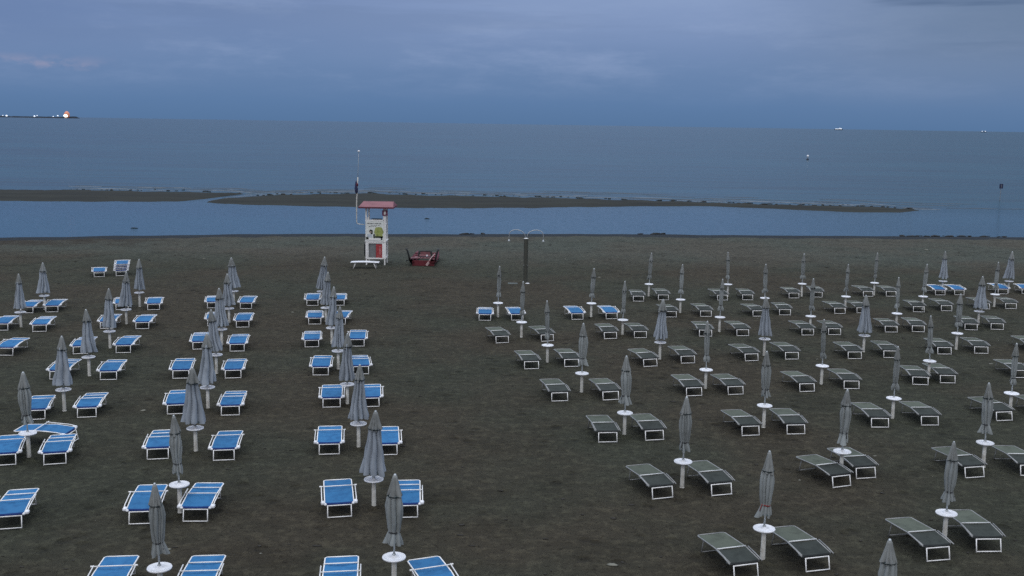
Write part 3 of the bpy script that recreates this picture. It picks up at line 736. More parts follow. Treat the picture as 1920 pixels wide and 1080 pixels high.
# ------------------------------------------------------------------ umbrellas
SOCK = .70
def lobes(n, seed):
    r = random.Random(seed); return [(r.uniform(.72, 1.15), r.uniform(-.022, .022), r.uniform(-.07, .07)) for _ in range(n)]
def lobe_at(th, n, seed):
    r = random.Random(seed + 400); w_ = [r.uniform(.45, 1.7) for _ in range(n)]; t = sum(w_); a = (th / (2 * math.pi) % 1.0) * t
    for k in range(n):
        if a <= w_[k] or k == n - 1: return k, min(1.0, a / w_[k])
        a -= w_[k]
def canopy_mesh(style, seed):
    m = MB(); n = 8; L = lobes(n, seed); rn = random.Random(seed * 7 + 1)
    if style == 'w': prof = [(.055, 1.40), (.098, 1.345), (.112, 1.27), (.124, 1.15), (.142, .98), (.166, .78), (.196, .56), (.226, .38), (.248, .25), (.254, .20)]
    elif style == 't': prof = [(.05, 1.40), (.084, 1.33), (.116, 1.22), (.138, 1.05), (.134, .88), (.118, .72), (.102, .58), (.090, .525), (.098, .49), (.118, .41), (.134, .335), (.138, .31)]
    else: prof = [(.04, 1.40), (.062, 1.33), (.074, 1.22), (.084, 1.02), (.084, .84), (.078, .68), (.068, .565), (.062, .525), (.074, .49), (.104, .42), (.108, .36), (.094, .33)]
    tw = rn.uniform(-.5, .9) if style != 'w' else rn.uniform(-.15, .25); ph0 = rn.uniform(0, 6.28)
    deep = .72 if style == 'w' else .52
    def fn(r, z, th, j):
        k, fr = lobe_at(th, n, seed)
        amp, dz, dr = L[k]
        v = abs(math.sin(math.pi * fr)) ** .72
        low = 1 - j / (len(prof) - 1)
        rr = 1.10 * r * (1 - deep * .8 + deep * .9 * v * amp) * (1 + dr + .05 * math.sin(3 * z * 4 + k * 2.1 + seed))
        zz = z + dz * (1 - low) * 1.6 + (-.02 * v if j == len(prof) - 1 else 0)
        if style != 'w' and j >= len(prof) - 4: q_ = (j - len(prof) + 5) / 4; rr *= 1 + q_ * (1.5 * (amp - .9)); zz -= q_ * .10 * max(0, amp - .95) * 2
        tt = th + ph0 + tw * (1.4 - z) * .8 + .10 * math.sin(z * 7 + k)
        return rr, zz, tt
    m.lathe(prof, n * 12, (0, 0, 0), 0, fn, cap=(False, False))
    # inner turn-in, its shade painted as dark cloth
    rb, zb = prof[-1]
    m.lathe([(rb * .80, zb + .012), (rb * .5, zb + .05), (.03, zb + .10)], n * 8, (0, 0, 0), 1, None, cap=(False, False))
    return m
def vent_mesh(style, seed):
    m = MB(); L = lobes(8, seed + 50)
    k = {'w': 1.0, 't': .86, 's': .70}[style]
    prof = [(.030, 1.668), (.052 * k, 1.63), (.074 * k, 1.55), (.104 * k, 1.45), (.136 * k, 1.35), (.156 * k, 1.29), (.160 * k, 1.275)]
    def fn(r, z, th, j):
        i, fr = lobe_at(th, 8, seed + 9); amp, dz, dr = L[i]; t = j / 6
        v = abs(math.sin(math.pi * fr)) ** .7
        return 1.06 * r * (1 - .60 * t + .58 * t * v * amp), z + dz * t * 2.2 - .02 * t * v, th + .2
    m.lathe(prof, 64, (0, 0, 0), 0, fn, cap=(True, False))
    m.lathe([(.150 * k, 1.282), (.146 * k, 1.262), (.085 * k, 1.29)], 64, (0, 0, 0), 1, fn, cap=(False, False))  # dark ring painting the shade under the vent edge
    return m
def make_umbrella(style, seed, red):
    root = empty('beach_umbrella')
    b = MB(); b.lathe([(.058, -.25), (.056, .0), (.050, .35), (.047, SOCK - .015)], 16); b.lathe([(.062, -.2), (.066, .02), (.056, .045)], 16)
    b.build('base_post', M['post'], root)
    d = MB()
    d.lathe([(.05, SOCK - .03), (.20, SOCK - .022), (.226, SOCK - .008), (.230, SOCK + .008), (.224, SOCK + .022), (.214, SOCK + .024), (.206, SOCK + .016), (.055, SOCK + .014), (.042, SOCK + .05)], 40)
    d.build('tray_table', M['white_plastic'], root)
    p = MB(); p.tube([(0, 0, .0), (0, 0, 1.66)], .019, 10); p.lathe([(.034, -.01), (.036, .075), (.024, .085)], 12)
    p.build('pole', M['alu'], root, (0, 0, SOCK))
    c = canopy_mesh(style, seed).build('canopy', [M['canopy'] if style == 'w' else M['canopy_tied'], M['under']], root, (0, 0, SOCK))
    vent_mesh(style, seed).build('vent_cap', [M['vent'], M['under']], c)
    f = MB(); f.lathe([(.030, 1.655), (.032, 1.675), (.022, 1.69), (.016, 1.70)], 10); f.build('finial', M['alu'], c)
    if style != 'w':
        rs = .090 if style == 't' else .062; zs = .527
        s = MB(); n = 20
        s.tube([((rs + .006 * math.sin(5 * a)) * math.cos(a), (rs + .006 * math.sin(5 * a)) * math.sin(a), zs + .008 * math.sin(a + seed)) for a in [2 * math.pi * i / n for i in range(n)]], .014, 8, closed=True)
        s.tube([(rs + .004, 0, zs), (rs + .03, .01, zs - .06), (rs + .045, .0, zs - .13)], .009, 6)
        s.build('tie_strap', M['strap_red'] if red else M['strap'], c)
    return root

up = {}
cnt = 0
for (x, y, tilt, sc, style, red, label) in UMBRELLAS:
    cnt += 1
    key = (style, cnt % (5 if style == 'w' else 4), red)
    if key not in up: o = up[key] = make_umbrella(style, key[1] * 3 + 2, red)
    else: o = copy_tree(up[key])
    o.location = (x, y, ground_h(x, y)); o.rotation_euler = (0, 0, 0)
    lean = random.uniform(-1.6, 1.6); fat_c = random.uniform(.88, 1.14)
    for c in o.children:
        if c.name.startswith(('pole', 'canopy')):
            c.rotation_mode = 'XYZ'
            fat = fat_c if c.name.startswith('canopy') else 1
            spin = random.uniform(0, 6.28) if c.name.startswith('canopy') else 0
            c.matrix_local = Matrix.Translation((0, 0, SOCK)) @ Matrix.Rotation(R(tilt), 4, 'Y') @ Matrix.Rotation(R(lean), 4, 'X') @ Matrix.Rotation(spin, 4, 'Z') @ Matrix.Diagonal((fat, fat, sc, 1))
    tag(o, label, 'umbrella', 'furled umbrellas over the sunbed pairs')

# loose sand heaped round the sunk posts and feet
hm = MB(); rm_ = random.Random(21)
def heap(x, y, r, h):
    b = len(hm.v); n = 12; g = ground_h(x, y); ph = rm_.uniform(0, 6.28)
    for k, (rr, zz) in enumerate(((1.0, -.02), (.72, h * .35), (.40, h * .9), (.12, h))):
        for a in range(n):
            t = 2 * math.pi * a / n; q = r * rr * (1 + .25 * math.sin(2 * t + ph) + .12 * math.sin(5 * t + ph * 3)); hm.v.append((x + q * math.cos(t), y + q * math.sin(t), g + zz))
    for k in range(3):
        for a in range(n): hm.face((b + k * n + a, b + k * n + (a + 1) % n, b + (k + 1) * n + (a + 1) % n, b + (k + 1) * n + a))
    hm.face([b + 3 * n + a for a in range(n)])
for (x, y, *_r) in UMBRELLAS: heap(x, y, rm_.uniform(.17, .30), rm_.uniform(.03, .07))
for (x, y, yaw, *_r) in SUNBEDS:
    c_, s_ = math.cos(R(yaw)), math.sin(R(yaw))
    for lx, ly in ((-.272, 0), (.272, 0), (-.262, 1.45), (.262, 1.45)):
        heap(x + c_ * lx - s_ * ly, y + s_ * lx + c_ * ly, rm_.uniform(.07, .14), rm_.uniform(.012, .03))
tag(hm.build('piled_sand', M['sand']), 'low heaps of loose sand around the umbrella posts and sunbed feet', 'sand', kind='stuff')

# ------------------------------------------------------------------ lifeguard tower
T0 = Vector((-8.81, 65.6, 0.0))
tower = tag(empty('lifeguard_tower', T0), 'white lifeguard tower with red roof and poster, standing by the water', 'lifeguard tower')
XL, XR, YF, YB = -.47, .69, 0.0, 1.25
for px, py in ((XL, YF), (XR, YF), (XL, YB), (XR, YB)):
    p = MB(); w_ = .10 if px < 0 else (.17 if py == YF else .10)
    p.box((px, py, 2.05), (w_, .11, 3.30)); p.box((px, py, .19), (.075, .075, .56))
    p.build('post', M['white_paint'], tower)
pl = MB(); pl.box((.11, .62, 1.52), (1.34, 1.40, .07)); pl.build('platform', M['white_paint'], tower)
fr = MB()
for z in (.43, 1.43): fr.box((.11, YF - .02, z), (1.06, .07, .085))
fr.box((XL + .10, YF - .025, .93), (.075, .065, .92)); fr.box((XR - .115, YF - .025, .93), (.075, .065, .92))
for py in (YB,): fr.box((.11, py, .43), (1.05, .07, .08))
for px in (XL, XR): fr.box((px, .62, .43), (.07, 1.13, .08))
fr.build('lower_frame', M['white_paint'], tower)
gp_ = MB(); gp_.box((.11, YF + .03, .93), (.93, .02, .88)); gp_.build('infill_panel', M['grey_panel'], tower)
rs_ = MB(); rs_.box((.37, YF - .03, .90), (.46, .025, .86))
rsg = rs_.build('warning_sign', M['red_sign'], tower)
fg = MB()
fg.lathe([(.0, 0), (.05, .02), (.055, .06), (.0, .10)], 12, (.40, YF - .05, 1.11)); fg.box((.40, YF - .047, .98), (.13, .012, .2)); fg.box((.36, YF - .047, .78), (.05, .012, .22)); fg.box((.44, YF - .047, .78), (.05, .012, .22))
for i in range(3): fg.box((.36, YF - .047, .62 - i * .055), (.32 - .06 * i, .012, .022))
fg.build('sign_print', mat('faded_sign_print', (.42, .14, .14), .6), rsg)
po = MB(); po.box((.08, YF - .075, 2.18), (1.14, .035, 1.24)); pst = po.build('poster_board', M['poster_white'], tower)
def printed(name, mt, boxes=(), discs=()):
    m = MB(); yy = YF - .0985
    for (cx, cz, wx_, hz_) in boxes: m.box((cx, yy, cz), (wx_, .008, hz_), bev=.002)
    for (cx, cz, r, dy) in discs:
        b = len(m.v); k = 22
        for i in range(k):
            a = 2 * math.pi * i / k; q = r * (1 + .06 * math.sin(5 * a + cx * 9)); m.v.append((cx + q * math.cos(a), yy - dy, cz + q * math.sin(a)))
        m.face(range(b, b + k), 0, False)
    return m.build(name, mt, pst)
rw = random.Random(2); words = []
for (z, h, x0, x1) in ((2.66, .055, -.40, .46), (2.55, .03, -.16, .36), (2.47, .028, -.30, .12)):
    x = x0
    while x < x1:
        l = rw.uniform(.05, .16); words.append((x + l / 2, z, l, h)); x += l + .035
printed('poster_text', M['ink'], words)
printed('poster_leaf_print', M['poster_green'], [(.34, 1.94, .46, .20)], [(.33, 2.16, .29, .006)])
printed('poster_fruit_print', mat('poster_yellow_green', (.36, .42, .12), .5, 0, .4, 9, (.18, .24, .05)), [], [(.34, 2.14, .12, .0075)])
printed('poster_ground_print', M['poster_dark'], [(.34, 1.80, .50, .12), (-.40, 1.72, .16, .16), (.03, 1.86, .10, .26), (.50, 1.74, .10, .24)])
printed('poster_hair_print', M['poster_dark'], [], [(-.16, 2.16, .115, .006), (-.12, 2.05, .07, .006)])
printed('poster_face_print', M['skin'], [], [(-.19, 2.11, .065, .0075)])
printed('poster_coat_print', mat('poster_pale_coat', (.45, .50, .55), .5), [(-.24, 1.88, .30, .20)])
printed('poster_banner_print', M['white_paint'], [(.04, 1.66, .86, .12)])
rl = MB(); rl.box((.11, YF - .02, 2.85), (1.1, .07, .09)); 
for px in (XL, XR): rl.box((px, .62, 2.55), (.05, 1.13, .06))
rl.box((.11, YB, 2.55), (1.05, .05, .06)); rl.box((XL + .13, YF - .02, 2.96), (.10, .06, .16)); rl.build('railing', M['white_paint'], tower)
ch = MB(); ch.box((.14, .55, 2.02), (.55, .5, .06)); ch.box((.14, .80, 2.47), (.56, .05, .86)); ch.box((.10, .45, 2.90), (.62, .06, .05))
for a in (-.24, .24):
    for c_ in (.34, .76): ch.box((.14 + a, c_, 1.77), (.04, .04, .44))
ch.build('chair', M['dark_iron'], tower)
rf = MB()
e, rg, dd = 3.72, 4.00, .38
E_ = [(-.90, -dd, e), (1.28, -dd, e), (1.28, YB + dd, e), (-.90, YB + dd, e)]; G_ = [(-.72, .52, rg), (1.20, .52, rg), (1.20, .73, rg), (-.72, .73, rg)]
b = len(rf.v); rf.v += E_ + G_
for i in range(4): rf.face((b + i, b + (i + 1) % 4, b + 4 + (i + 1) % 4, b + 4 + i), 0, False)
rf.face((b + 4, b + 5, b + 6, b + 7), 0, False); rf.face((b + 3, b + 2, b + 1, b), 1, False)
rof = rf.build('roof', [M['red_roof'], M['red_dark']], tower)
rm = MB(); rm.box((.19, -dd - .012, e - .045), (2.22, .03, .10)); rm.box((.19, YB + dd + .012, e - .045), (2.22, .03, .10))
for px in (-.912, 1.292): rm.box((px, .625, e - .045), (.03, YB + 2 * dd - .02, .096))
rm.build('fascia', M['red_dark'], rof)
sq = MB(); sq.box((XR + .03, YF - .085, 3.33), (.34, .05, .34)); sgn = sq.build('square_sign', M['magenta_sign'], tower)
sp = MB(); sp.box((XR + .03, YF - .115, 3.33), (.12, .012, .19)); sp.build('sign_symbol', M['white_paint'], sgn)
bx = MB(); bx.box((XL - .10, .25, .95), (.14, .34, .80), bev=.04); bx.build('equipment_box', M['dark_iron'], tower)
ld = MB()
for px in (-.2, .25): ld.tube([(px, YB + .55, -.05), (px, YB + .1, 1.6)], .028, 8)
for i in range(5): ld.tube([(-.2, YB + .49 - i * .085, .22 + .3 * i), (.25, YB + .49 - i * .085, .22 + .3 * i)], .022, 8)
ld.build('ladder', M['white_paint'], tower)
pol = tag(empty('flag_pole', (T0.x - 1.0, T0.y - .5, 2.62)), 'tall thin white flagpole with furled dark flag beside the tower roof', 'flagpole')
fp = MB(); fp.tube([(.46, .12, -.01), (.16, .05, .02), (.03, .0, .05), (0, 0, .16), (.0, 0, 1.3), (.05, 0, 2.2), (.09, 0, 2.95)], [.026, .026, .03, .03, .036, .036, .032], 10)
fp.tube([(.09, 0, 2.94), (.13, 0, 3.8), (.16, 0, 4.52)], [.012, .010, .008], 8); fp.build('pole', M['post'], pol)
ff = MB()
ff.lathe([(.02, 0), (.085, .08), (.10, .3), (.075, .5), (.06, .72), (.02, .82)], 16, (-.005, -.02, 1.93), 0, lambda r, z, th, j: (r * (1 + .25 * math.sin(3 * th + z * 9)), z, th))
ff.build('furled_flag', M['flag_navy'], pol)
f2 = MB(); f2.lathe([(.02, 0), (.07, .05), (.075, .2), (.02, .26)], 14, (.03, -.02, 2.36), 0, lambda r, z, th, j: (r * (1 + .2 * math.sin(3 * th)), z, th)); f2.build('flag_hem', M['flag_red'], pol)
fl = MB(); fl.lathe([(.03, 0), (.07, .03), (.08, .07), (.05, .11), (.0, .13)], 14, (.16, 0, 4.50)); fl.build('finial', M['white_plastic'], pol)

# low white bench
bn = tag(empty('beach_bench', (-9.17, 64.2, ground_h(-9.2, 64.2))), 'low white bench on splayed legs in front of the lifeguard tower', 'bench')
s_ = MB(); s_.grid(lambda u, v: (-.87 + 1.74 * u, -.26 + .52 * v, .385 + .035 * (1 - (2 * u - 1) ** 2)), 12, 3); s_.grid(lambda u, v: (-.87 + 1.74 * u, .26 - .52 * v, .345 + .035 * (1 - (2 * u - 1) ** 2)), 12, 3)
for v_ in (-.27, .27): s_.tube([(-.88, v_, .365), (-.4, v_, .392), (0, v_, .40), (.4, v_, .392), (.88, v_, .365)], .024, 8)
s_.build('seat', M['white_plastic'], bn)
for sx_ in (-1, 1):
    for sy_ in (-1, 1):
        g = MB(); g.tube([(sx_ * .55, sy_ * .22, .38), (sx_ * .72, sy_ * .25, -.04)], .025, 8); g.build('leg', M['white_paint'], bn)

# ------------------------------------------------------------------ red rescue rowing boat seen end-on
bt = tag(empty('rescue_boat', (-5.72, 65.5, ground_h(-5.7, 65.5) - .02)), 'dark red twin-hulled rowing rescue boat beached right of the tower', 'boat')
for s in (-1, 1):
    h = MB()
    def hf(u, v, s=s):
        t = u; y = -.15 + 4.3 * t
        k = math.sin(math.pi * (.12 + .80 * t)) ** .5; a = 2 * math.pi * v
        z = .24 + .10 * (max(0, .18 - t) / .18) ** 2 + .12 * (max(0, t - .75) / .25) ** 2
        return (s * .66 + .21 * k * math.cos(a), y, z + .22 * k * math.sin(a))
    h.grid(lambda u, v: hf(v, u), 14, 20); 
    h.build('hull', M['red_boat'], bt)
    q = MB(); q.tube([(s * .80, .15, .30), (s * .86, .12, .62), (s * .95, .08, .95), (s * 1.03, .05, 1.12)], [.065, .06, .055, .07], 8)
    q.tube([(s * .84, .12, .40), (s * 1.05, .2, .30)], .03, 8)
    q.build('outrigger', M['dark_iron'], bt)
dk = MB(); dk.box((.06, .02, .19), (1.40, .10, .34)); 
for yy in (.9, 1.9, 2.9): dk.box((0, yy, .48), (1.5, .18, .06))
dk.build('cross_deck', M['red_boat'], bt)
br = MB()
for i in range(5): br.box((-.44 + i * .20, .52, .50), (.17, .9, .04))
for i in range(4): br.box((-.70 + i * .13, .30, .49), (.10, .5, .035))
br.build('deck_board', M['red_seat'], bt)
st = MB(); st.box((.12, .60, .62), (.70, .42, .05)); st.box((.12, .86, .74), (.62, .05, .20)); stt = st.build('seat', M['red_seat'], bt)
sf = MB(); sf.box((.12, .86, .86), (.86, .06, .07)); 
for px in (-.29, .53): sf.box((px, .80, .62), (.11, .12, .50), rot=Matrix.Rotation(R(8 if px < 0 else -10), 3, 'Y'))
sf.build('seat_frame', M['dark_iron'], stt)
oa = MB(); oa.tube([(.36, -.12, .20), (.52, .18, .50), (.74, .6, .72)], .03, 8); oa.box((.34, -.16, .17), (.15, .06, .24), rot=Matrix.Rotation(R(35), 3, 'Y')); oa.build('oar', M['wood_pale'], bt)
sm_ = MB(); sm_.lathe([(.0, 0), (.05, .02), (.06, .10), (.0, .14)], 12, (.26, .36, .56)); sm_.build('bailer', M['white_plastic'], bt)

# ------------------------------------------------------------------ beach shower
sh = tag(empty('beach_shower', (.76, 58.91, ground_h(.76, 58.9))), 'grey-green beach shower column with two gooseneck heads on bare sand', 'shower')
c_ = MB(); c_.lathe([(.120, -.1), (.120, .0), (.120, 1.3), (.124, 2.54), (.124, 2.56), (.03, 2.60)], 20); c_.build('column', M['shower'], sh)
cp = MB(); cp.lathe([(.128, 2.55), (.130, 2.57), (.12, 2.585), (.02, 2.605)], 20); cp.build('top_cap', M['pale_bar'], sh)
for s in (-1, 1):
    a = MB(); pts = [(s * .04, 0, 2.56)]
    for i in range(13):
        t = i / 12; pts.append((s * (.05 + .12 * t + .80 * (1 - math.cos(math.pi * t * .98)) / 2), -.02 * t, 2.60 + .46 * math.sin(math.pi * (.02 + .86 * t)) ** .8))
    pts.append((s * .97, -.02, 2.60)); pts.append((s * .975, -.02, 2.50))
    a.tube(pts, .020, 8); am = a.build('gooseneck', M['alu'], sh)
    hd = MB(); hd.lathe([(.075, 2.40), (.08, 2.42), (.04, 2.46), (.025, 2.52)], 16, (s * .975, -.02, 0)); hd.build('shower_head', M['alu'], am)
sl = MB(); sl.box((-.72, -.25, .0), (.55, .4, .05)); sl.build('foot_slab', M['teal_slab'], sh)
sd = MB(); sd.lathe([(.12, -.02), (.12, .02), (.10, .03)], 18, (.12, -.14, 0)); sd.build('drain_cover', M['white_plastic'], sh)
for s in (-1, 1):
    k = MB(); k.tube([(s * .10, -.06, 1.05), (s * .10, -.16, 1.05)], .020, 8); k.build('tap', M['grey_metal'], sh)

# ------------------------------------------------------------------ things on the water
def beam(name, loc, label, cat, build, group=None):
    o = tag(empty(name, loc), label, cat, group); build(o); return o
def marker(o):
    m = MB(); m.tube([(0, 0, -1.2), (0, 0, 1.75)], .032, 8); m.build('pole', M['grey_panel'], o)
    s = MB(); s.box((0, -.06, 2.02), (.48, .04, .62)); b_ = s.build('sign_board', M['flag_navy'], o)
    f = MB(); f.box((0, -.085, 2.02), (.09, .012, .46)); f.build('sign_stripe', M['grey_panel'], b_)
beam('water_marker', (65.3, 139.9, WATER), 'dark square sign on a thin pole in the sea at right', 'marker', marker)
def buoy(o):
    m = MB(); m.lathe([(.1, -.4), (.35, -.1), (.40, .1), (.32, .35), (.2, .5)], 14); m.build('float', M['ship_dark'], o)
    m = MB(); m.lathe([(.12, .45), (.12, .9), (.32, 1.0), (.32, 1.35), (.1, 1.5)], 14); m.build('topmark', M['ship'], o)
beam('buoy', (87.4, 312, WATER), 'small white topped buoy floating alone on the open sea', 'buoy', buoy)
d1 = MB(); d1.tube([(-.30, 0, .0), (-.1, .05, .02), (.15, .0, .01), (.32, .05, .0)], [.03, .05, .05, .02], 8); d1.tube([(.0, 0, .02), (.06, .03, .07)], .015, 6)
tag(d1.build('driftwood', M['driftwood'], None, (-32.2, 88.05, WATER)), 'dark driftwood log lying in the lagoon at left', 'driftwood')
d2 = MB(); d2.tube([(-.25, 0, .0), (0, .05, .03), (.26, .0, .0)], [.025, .05, .02], 8); d2.tube([(-.05, .02, .02), (-.1, .05, .08)], .014, 6)
tag(d2.build('driftwood', M['driftwood'], None, (-8.4, 101.2, WATER)), 'small dark driftwood piece afloat in the lagoon right of the tower', 'driftwood')
def ship(o):
    h = MB()
    h.grid(lambda u, v: (-35 + 70 * u, (u - .5) * 0 + 6 * math.sin(math.pi * min(1, u * 1.2 + .0001) * .5 + .4) * (1 - abs(2 * v - 1)) - 3, 9 * abs(2 * v - 1) * (1 + .25 * u)), 16, 8)
    h.box((0, 0, 3), (66, 9, 6), bev=2.5); h.build('hull', M['ship_dark'], o)
    s = MB(); s.box((-12, 0, 9), (36, 8, 6), bev=1); s.box((14, 0, 8), (30, 8, 4), bev=1); s.box((12, 0, 14.5), (9, 7, 9), bev=1); s.build('superstructure', M['ship'], o)
    l = MB()
    for x in (-26, -14, -4, 10, 14, 24): l.blob((x, -5, 10 if x < 8 else 13), (4.5, 1.5, 2.2), x)
    l.build('deck_light', M['lamp_white'], o)
beam('ship', (2770, 9000, 0), 'white lit ship on the horizon, the larger of two', 'ship', ship)
def ship2(o):
    h = MB(); h.box((0, 0, 3), (52, 8, 5), bev=2); h.box((8, 0, 7), (14, 7, 4), bev=1); h.build('hull', M['ship_dark'], o)
    l = MB()
    for x in (-14, 12): l.blob((x, -6, 9), (5.5, 1.5, 2.6), x)
    l.build('deck_light', M['lamp_white'], o)
beam('ship', (4010, 9000, 0), 'faint small ship with two lights on the horizon at far right', 'ship', ship2)
# breakwater with harbour lamps, far left
BW = 8000.0
def bx_(px): return (px - 960) / 1950.0 * (BW * .988)
bk = MB(); n = 60; xa, xb = bx_(-160), bx_(143)
for i in range(n + 1):
    x = xa + (xb - xa) * i / n; h = 10 + 3.5 * nz(i, 0, .7, 4) + (4 if i > 56 else 0); h = h if i < n else .5
    bk.v += [(x, BW - 30, -1), (x, BW - 6, h), (x, BW + 6, h), (x, BW + 30, -1)]
for i in range(n):
    q = i * 4
    for j in range(3): bk.face((q + j, q + 4 + j, q + 5 + j, q + 1 + j), 0, False)
tag(bk.build('breakwater', M['rock']), 'low dark harbour breakwater on the horizon at far left', 'breakwater')
def lamp(px, h, r, lab, big=False):
    o = tag(empty('harbour_lamp', (bx_(px), BW - 34, 0)), lab, 'harbour lamp', None if big else 'white lamps along the breakwater')
    p = MB(); p.tube([(0, 0, 0), (0, 0, h)], 1.2, 6); p.build('post', M['rock'], o)
    l = MB(); l.blob((0, -2, h), (r * 1.25, r, r * .9), px, 0, .06, 14, 9); l.build('lamp', M['lamp_orange' if big else 'lamp_white'], o)
    if big:
        g = MB(); g.lathe([(8, -14), (17, -8), (21, 4), (20, 16), (13, 27), (4, 34)], 20, (2, 14, h)); g.build('lamp_halo', M['lamp_glow'], o)  # added glowing shell standing in for the halo round the lamp
lamp(5, 14, 3.2, 'faint white harbour lamp nearest the left picture edge')
lamp(12, 12, 6.2, 'bright white harbour lamp, second from the left picture edge')
lamp(64, 12, 5.6, 'bright white harbour lamp midway along the breakwater')
lamp(69, 17, 3.4, 'fainter white harbour lamp just right of the middle one')
lamp(99, 12, 3.4, 'small low white harbour lamp left of the orange beacon')
lamp(107.5, 18, 4.6, 'raised white harbour lamp closest to the orange beacon')
lamp(122.5, 19, 12, 'large glaring orange beacon at the end of the breakwater', True)

# ------------------------------------------------------------------ sky, light, camera
world = bpy.data.worlds.new('World'); SC.world = world; world.use_nodes = True
nt = world.node_tree; nd = nt.nodes; lk = nt.links
bg = nd['Background']
tc = N(nt, 'ShaderNodeTexCoord'); D = tc.outputs['Generated']
sep = N(nt, 'ShaderNodeSeparateXYZ'); lk.new(D, sep.inputs[0])
el = sep.outputs[2]
mr = N(nt, 'ShaderNodeMapRange'); lk.new(el, mr.inputs[0]); mr.inputs[1].default_value = 0; mr.inputs[2].default_value = 1.0
base = ramp(nt, [(0.0, lin((85, 117, 157))), (.020, lin((90, 122, 164))), (.055, lin((105, 132, 173))), (.12, lin((118, 139, 182))), (.30, lin((124, 143, 182))), (.60, lin((190, 198, 212))), (1.0, lin((210, 214, 222)))], mr.outputs[0])
def skynoise(scale, sc, detail, rough, rot=0.0, off=(0, 0, 0)):
    mp = N(nt, 'ShaderNodeMapping'); mp.inputs['Scale'].default_value = sc; mp.inputs['Rotation'].default_value = (0, R(rot), 0); mp.inputs['Location'].default_value = off
    lk.new(D, mp.inputs[0]); n = N(nt, 'ShaderNodeTexNoise', Scale=scale, Detail=detail, Roughness=rough); lk.new(mp.outputs[0], n.inputs['Vector']); return n.outputs['Fac']
n1 = skynoise(2.2, (1, 1, 3.4), 7, .62, -8); n2 = skynoise(4.5, (1, 1, 4.5), 8, .66, -10, (3, 1, 2)); n3 = skynoise(2.4, (1, 1, 16), 5, .55, 2, (7, 2, 5))
up_ = smooth(nt, el, .012, .075)
c = mixc(nt, mathn(nt, 'MULTIPLY', mathn(nt, 'MULTIPLY', smooth(nt, n1, .42, .66), up_), .55), base.outputs[0], lin((118, 141, 180)))
c = mixc(nt, mathn(nt, 'MULTIPLY', mathn(nt, 'MULTIPLY', smooth(nt, n2, .44, .68), up_), .75), c, lin((137, 157, 194)))
ctr = mathn(nt, 'MULTIPLY', smooth(nt, el, .045, .118), mathn(nt, 'SUBTRACT', 1.0, smooth(nt, mathn(nt, 'ABSOLUTE', mathn(nt, 'SUBTRACT', sep.outputs[0], .10)), .06, .40)))
c = mixc(nt, mathn(nt, 'MULTIPLY', ctr, .7), c, lin((136, 157, 195)))
lf_ = mathn(nt, 'MULTIPLY', mathn(nt, 'SUBTRACT', 1.0, smooth(nt, sep.outputs[0], -.48, -.22)), smooth(nt, el, .02, .10))
c = mixc(nt, mathn(nt, 'MULTIPLY', lf_, .75), c, lin((101, 125, 168)))
rt_ = mathn(nt, 'MULTIPLY', smooth(nt, sep.outputs[0], .15, .44), smooth(nt, el, -.01, .10))
c = mixc(nt, mathn(nt, 'MULTIPLY', rt_, .8), c, lin((104, 124, 152)))
dk_ = mathn(nt, 'MULTIPLY', mathn(nt, 'MULTIPLY', smooth(nt, n3, .47, .60), smooth(nt, el, .055, .12)), mathn(nt, 'ADD', .22, mathn(nt, 'MULTIPLY', smooth(nt, sep.outputs[0], .22, .38), .75)))
c = mixc(nt, dk_, c, lin((82, 104, 138)))
# a low bank of small pale cumulus over the harbour
pf = skynoise(20, (1, 1, 2.4), 6, .6, 0, (1, 4, 2))
bank = mathn(nt, 'MULTIPLY', mathn(nt, 'MULTIPLY', smooth(nt, el, .038, .043), mathn(nt, 'SUBTRACT', 1.0, smooth(nt, el, .044, .056))), mathn(nt, 'SUBTRACT', 1.0, smooth(nt, sep.outputs[0], -.40, -.34)))
c = mixc(nt, mathn(nt, 'MULTIPLY', bank, smooth(nt, pf, .44, .60)), c, lin((136, 144, 176)))
c = mixc(nt, smooth(nt, el, .16, .34), c, base.outputs[0])
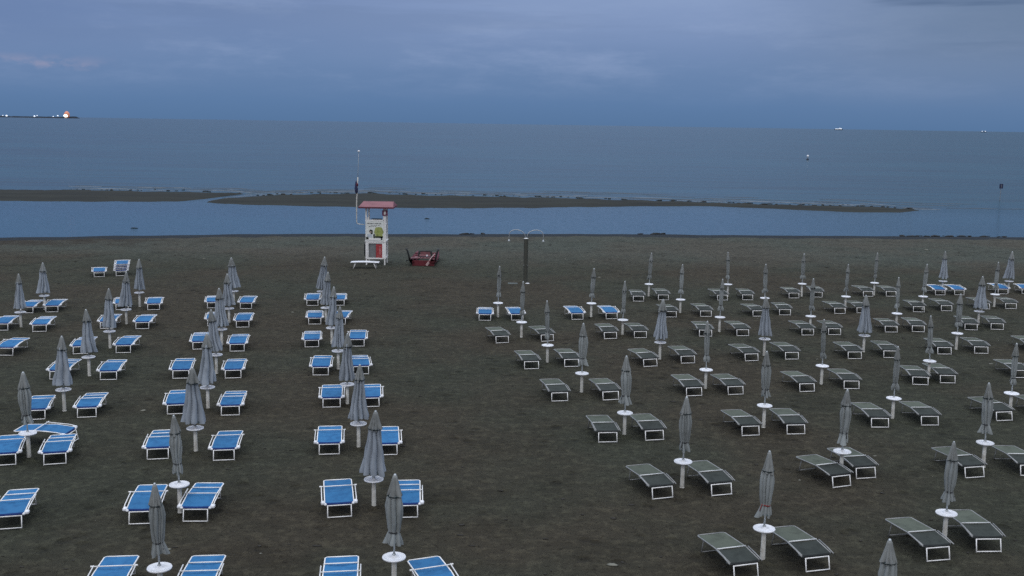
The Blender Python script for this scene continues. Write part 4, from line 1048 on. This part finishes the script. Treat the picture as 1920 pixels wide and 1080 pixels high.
# afterglow behind the viewer, over the town
west = mathn(nt, 'MULTIPLY', smooth(nt, mathn(nt, 'MULTIPLY', sep.outputs[1], -1.0), .0, .8), smooth(nt, el, -.02, .25))
c = mixc(nt, mathn(nt, 'MULTIPLY', west, .6), c, lin((206, 204, 206)))
sky = N(nt, 'ShaderNodeTexSky'); sky.sky_type = 'NISHITA'; sky.sun_disc = False; sky.sun_elevation = R(22); sky.sun_rotation = R(200)
boost = mathn(nt, 'MULTIPLY_ADD', smooth(nt, el, .34, .85), 1.75, 1.0)
br_ = N(nt, 'ShaderNodeVectorMath'); br_.operation = 'SCALE'; lk.new(c, br_.inputs[0]); lk.new(boost, br_.inputs['Scale'])
c = br_.outputs[0]
sk = mixc(nt, 1.0, c, mixc(nt, 1.0, sky.outputs[0], (.0015, .0015, .0015), 'MULTIPLY'), 'ADD')
lk.new(sk, bg.inputs['Color']); bg.inputs['Strength'].default_value = 1.0

sun = bpy.data.lights.new('sun', 'SUN'); sun.energy = .35; sun.angle = R(40); sun.color = (1, .93, .86)
so = bpy.data.objects.new('sun', sun); COL.objects.link(so)
az = R(200); e_ = R(22)
dirv = Vector((math.sin(az) * math.cos(e_), math.cos(az) * math.cos(e_), math.sin(e_)))
so.rotation_euler = dirv.to_track_quat('Z', 'Y').to_euler()

cam = bpy.data.cameras.new('camera'); co = bpy.data.objects.new('camera', cam); COL.objects.link(co)
cam.sensor_width = 36; cam.lens = LENS; cam.clip_end = 200000; cam.clip_start = .1
fwd = Vector((0, math.cos(CAM_PITCH), -math.sin(CAM_PITCH))); up0 = Vector((0, math.sin(CAM_PITCH), math.cos(CAM_PITCH))); rt0 = Vector((1, 0, 0))
rt = rt0 * math.cos(CAM_ROLL) + up0 * math.sin(CAM_ROLL); upv = up0 * math.cos(CAM_ROLL) - rt0 * math.sin(CAM_ROLL)
co.matrix_world = Matrix(((rt.x, upv.x, -fwd.x, 0), (rt.y, upv.y, -fwd.y, 0), (rt.z, upv.z, -fwd.z, CAM_H), (0, 0, 0, 1)))
SC.camera = co
SC.view_settings.view_transform = 'Standard'; SC.view_settings.look = 'None'; SC.view_settings.exposure = 0; SC.view_settings.gamma = 1
SC.render.engine = 'CYCLES'
SC.cycles.use_denoising = False
SC.cycles.max_bounces = 5; SC.cycles.diffuse_bounces = 3; SC.cycles.glossy_bounces = 3
SC.cycles.sample_clamp_indirect = 4
SC.render.filter_size = 1.6
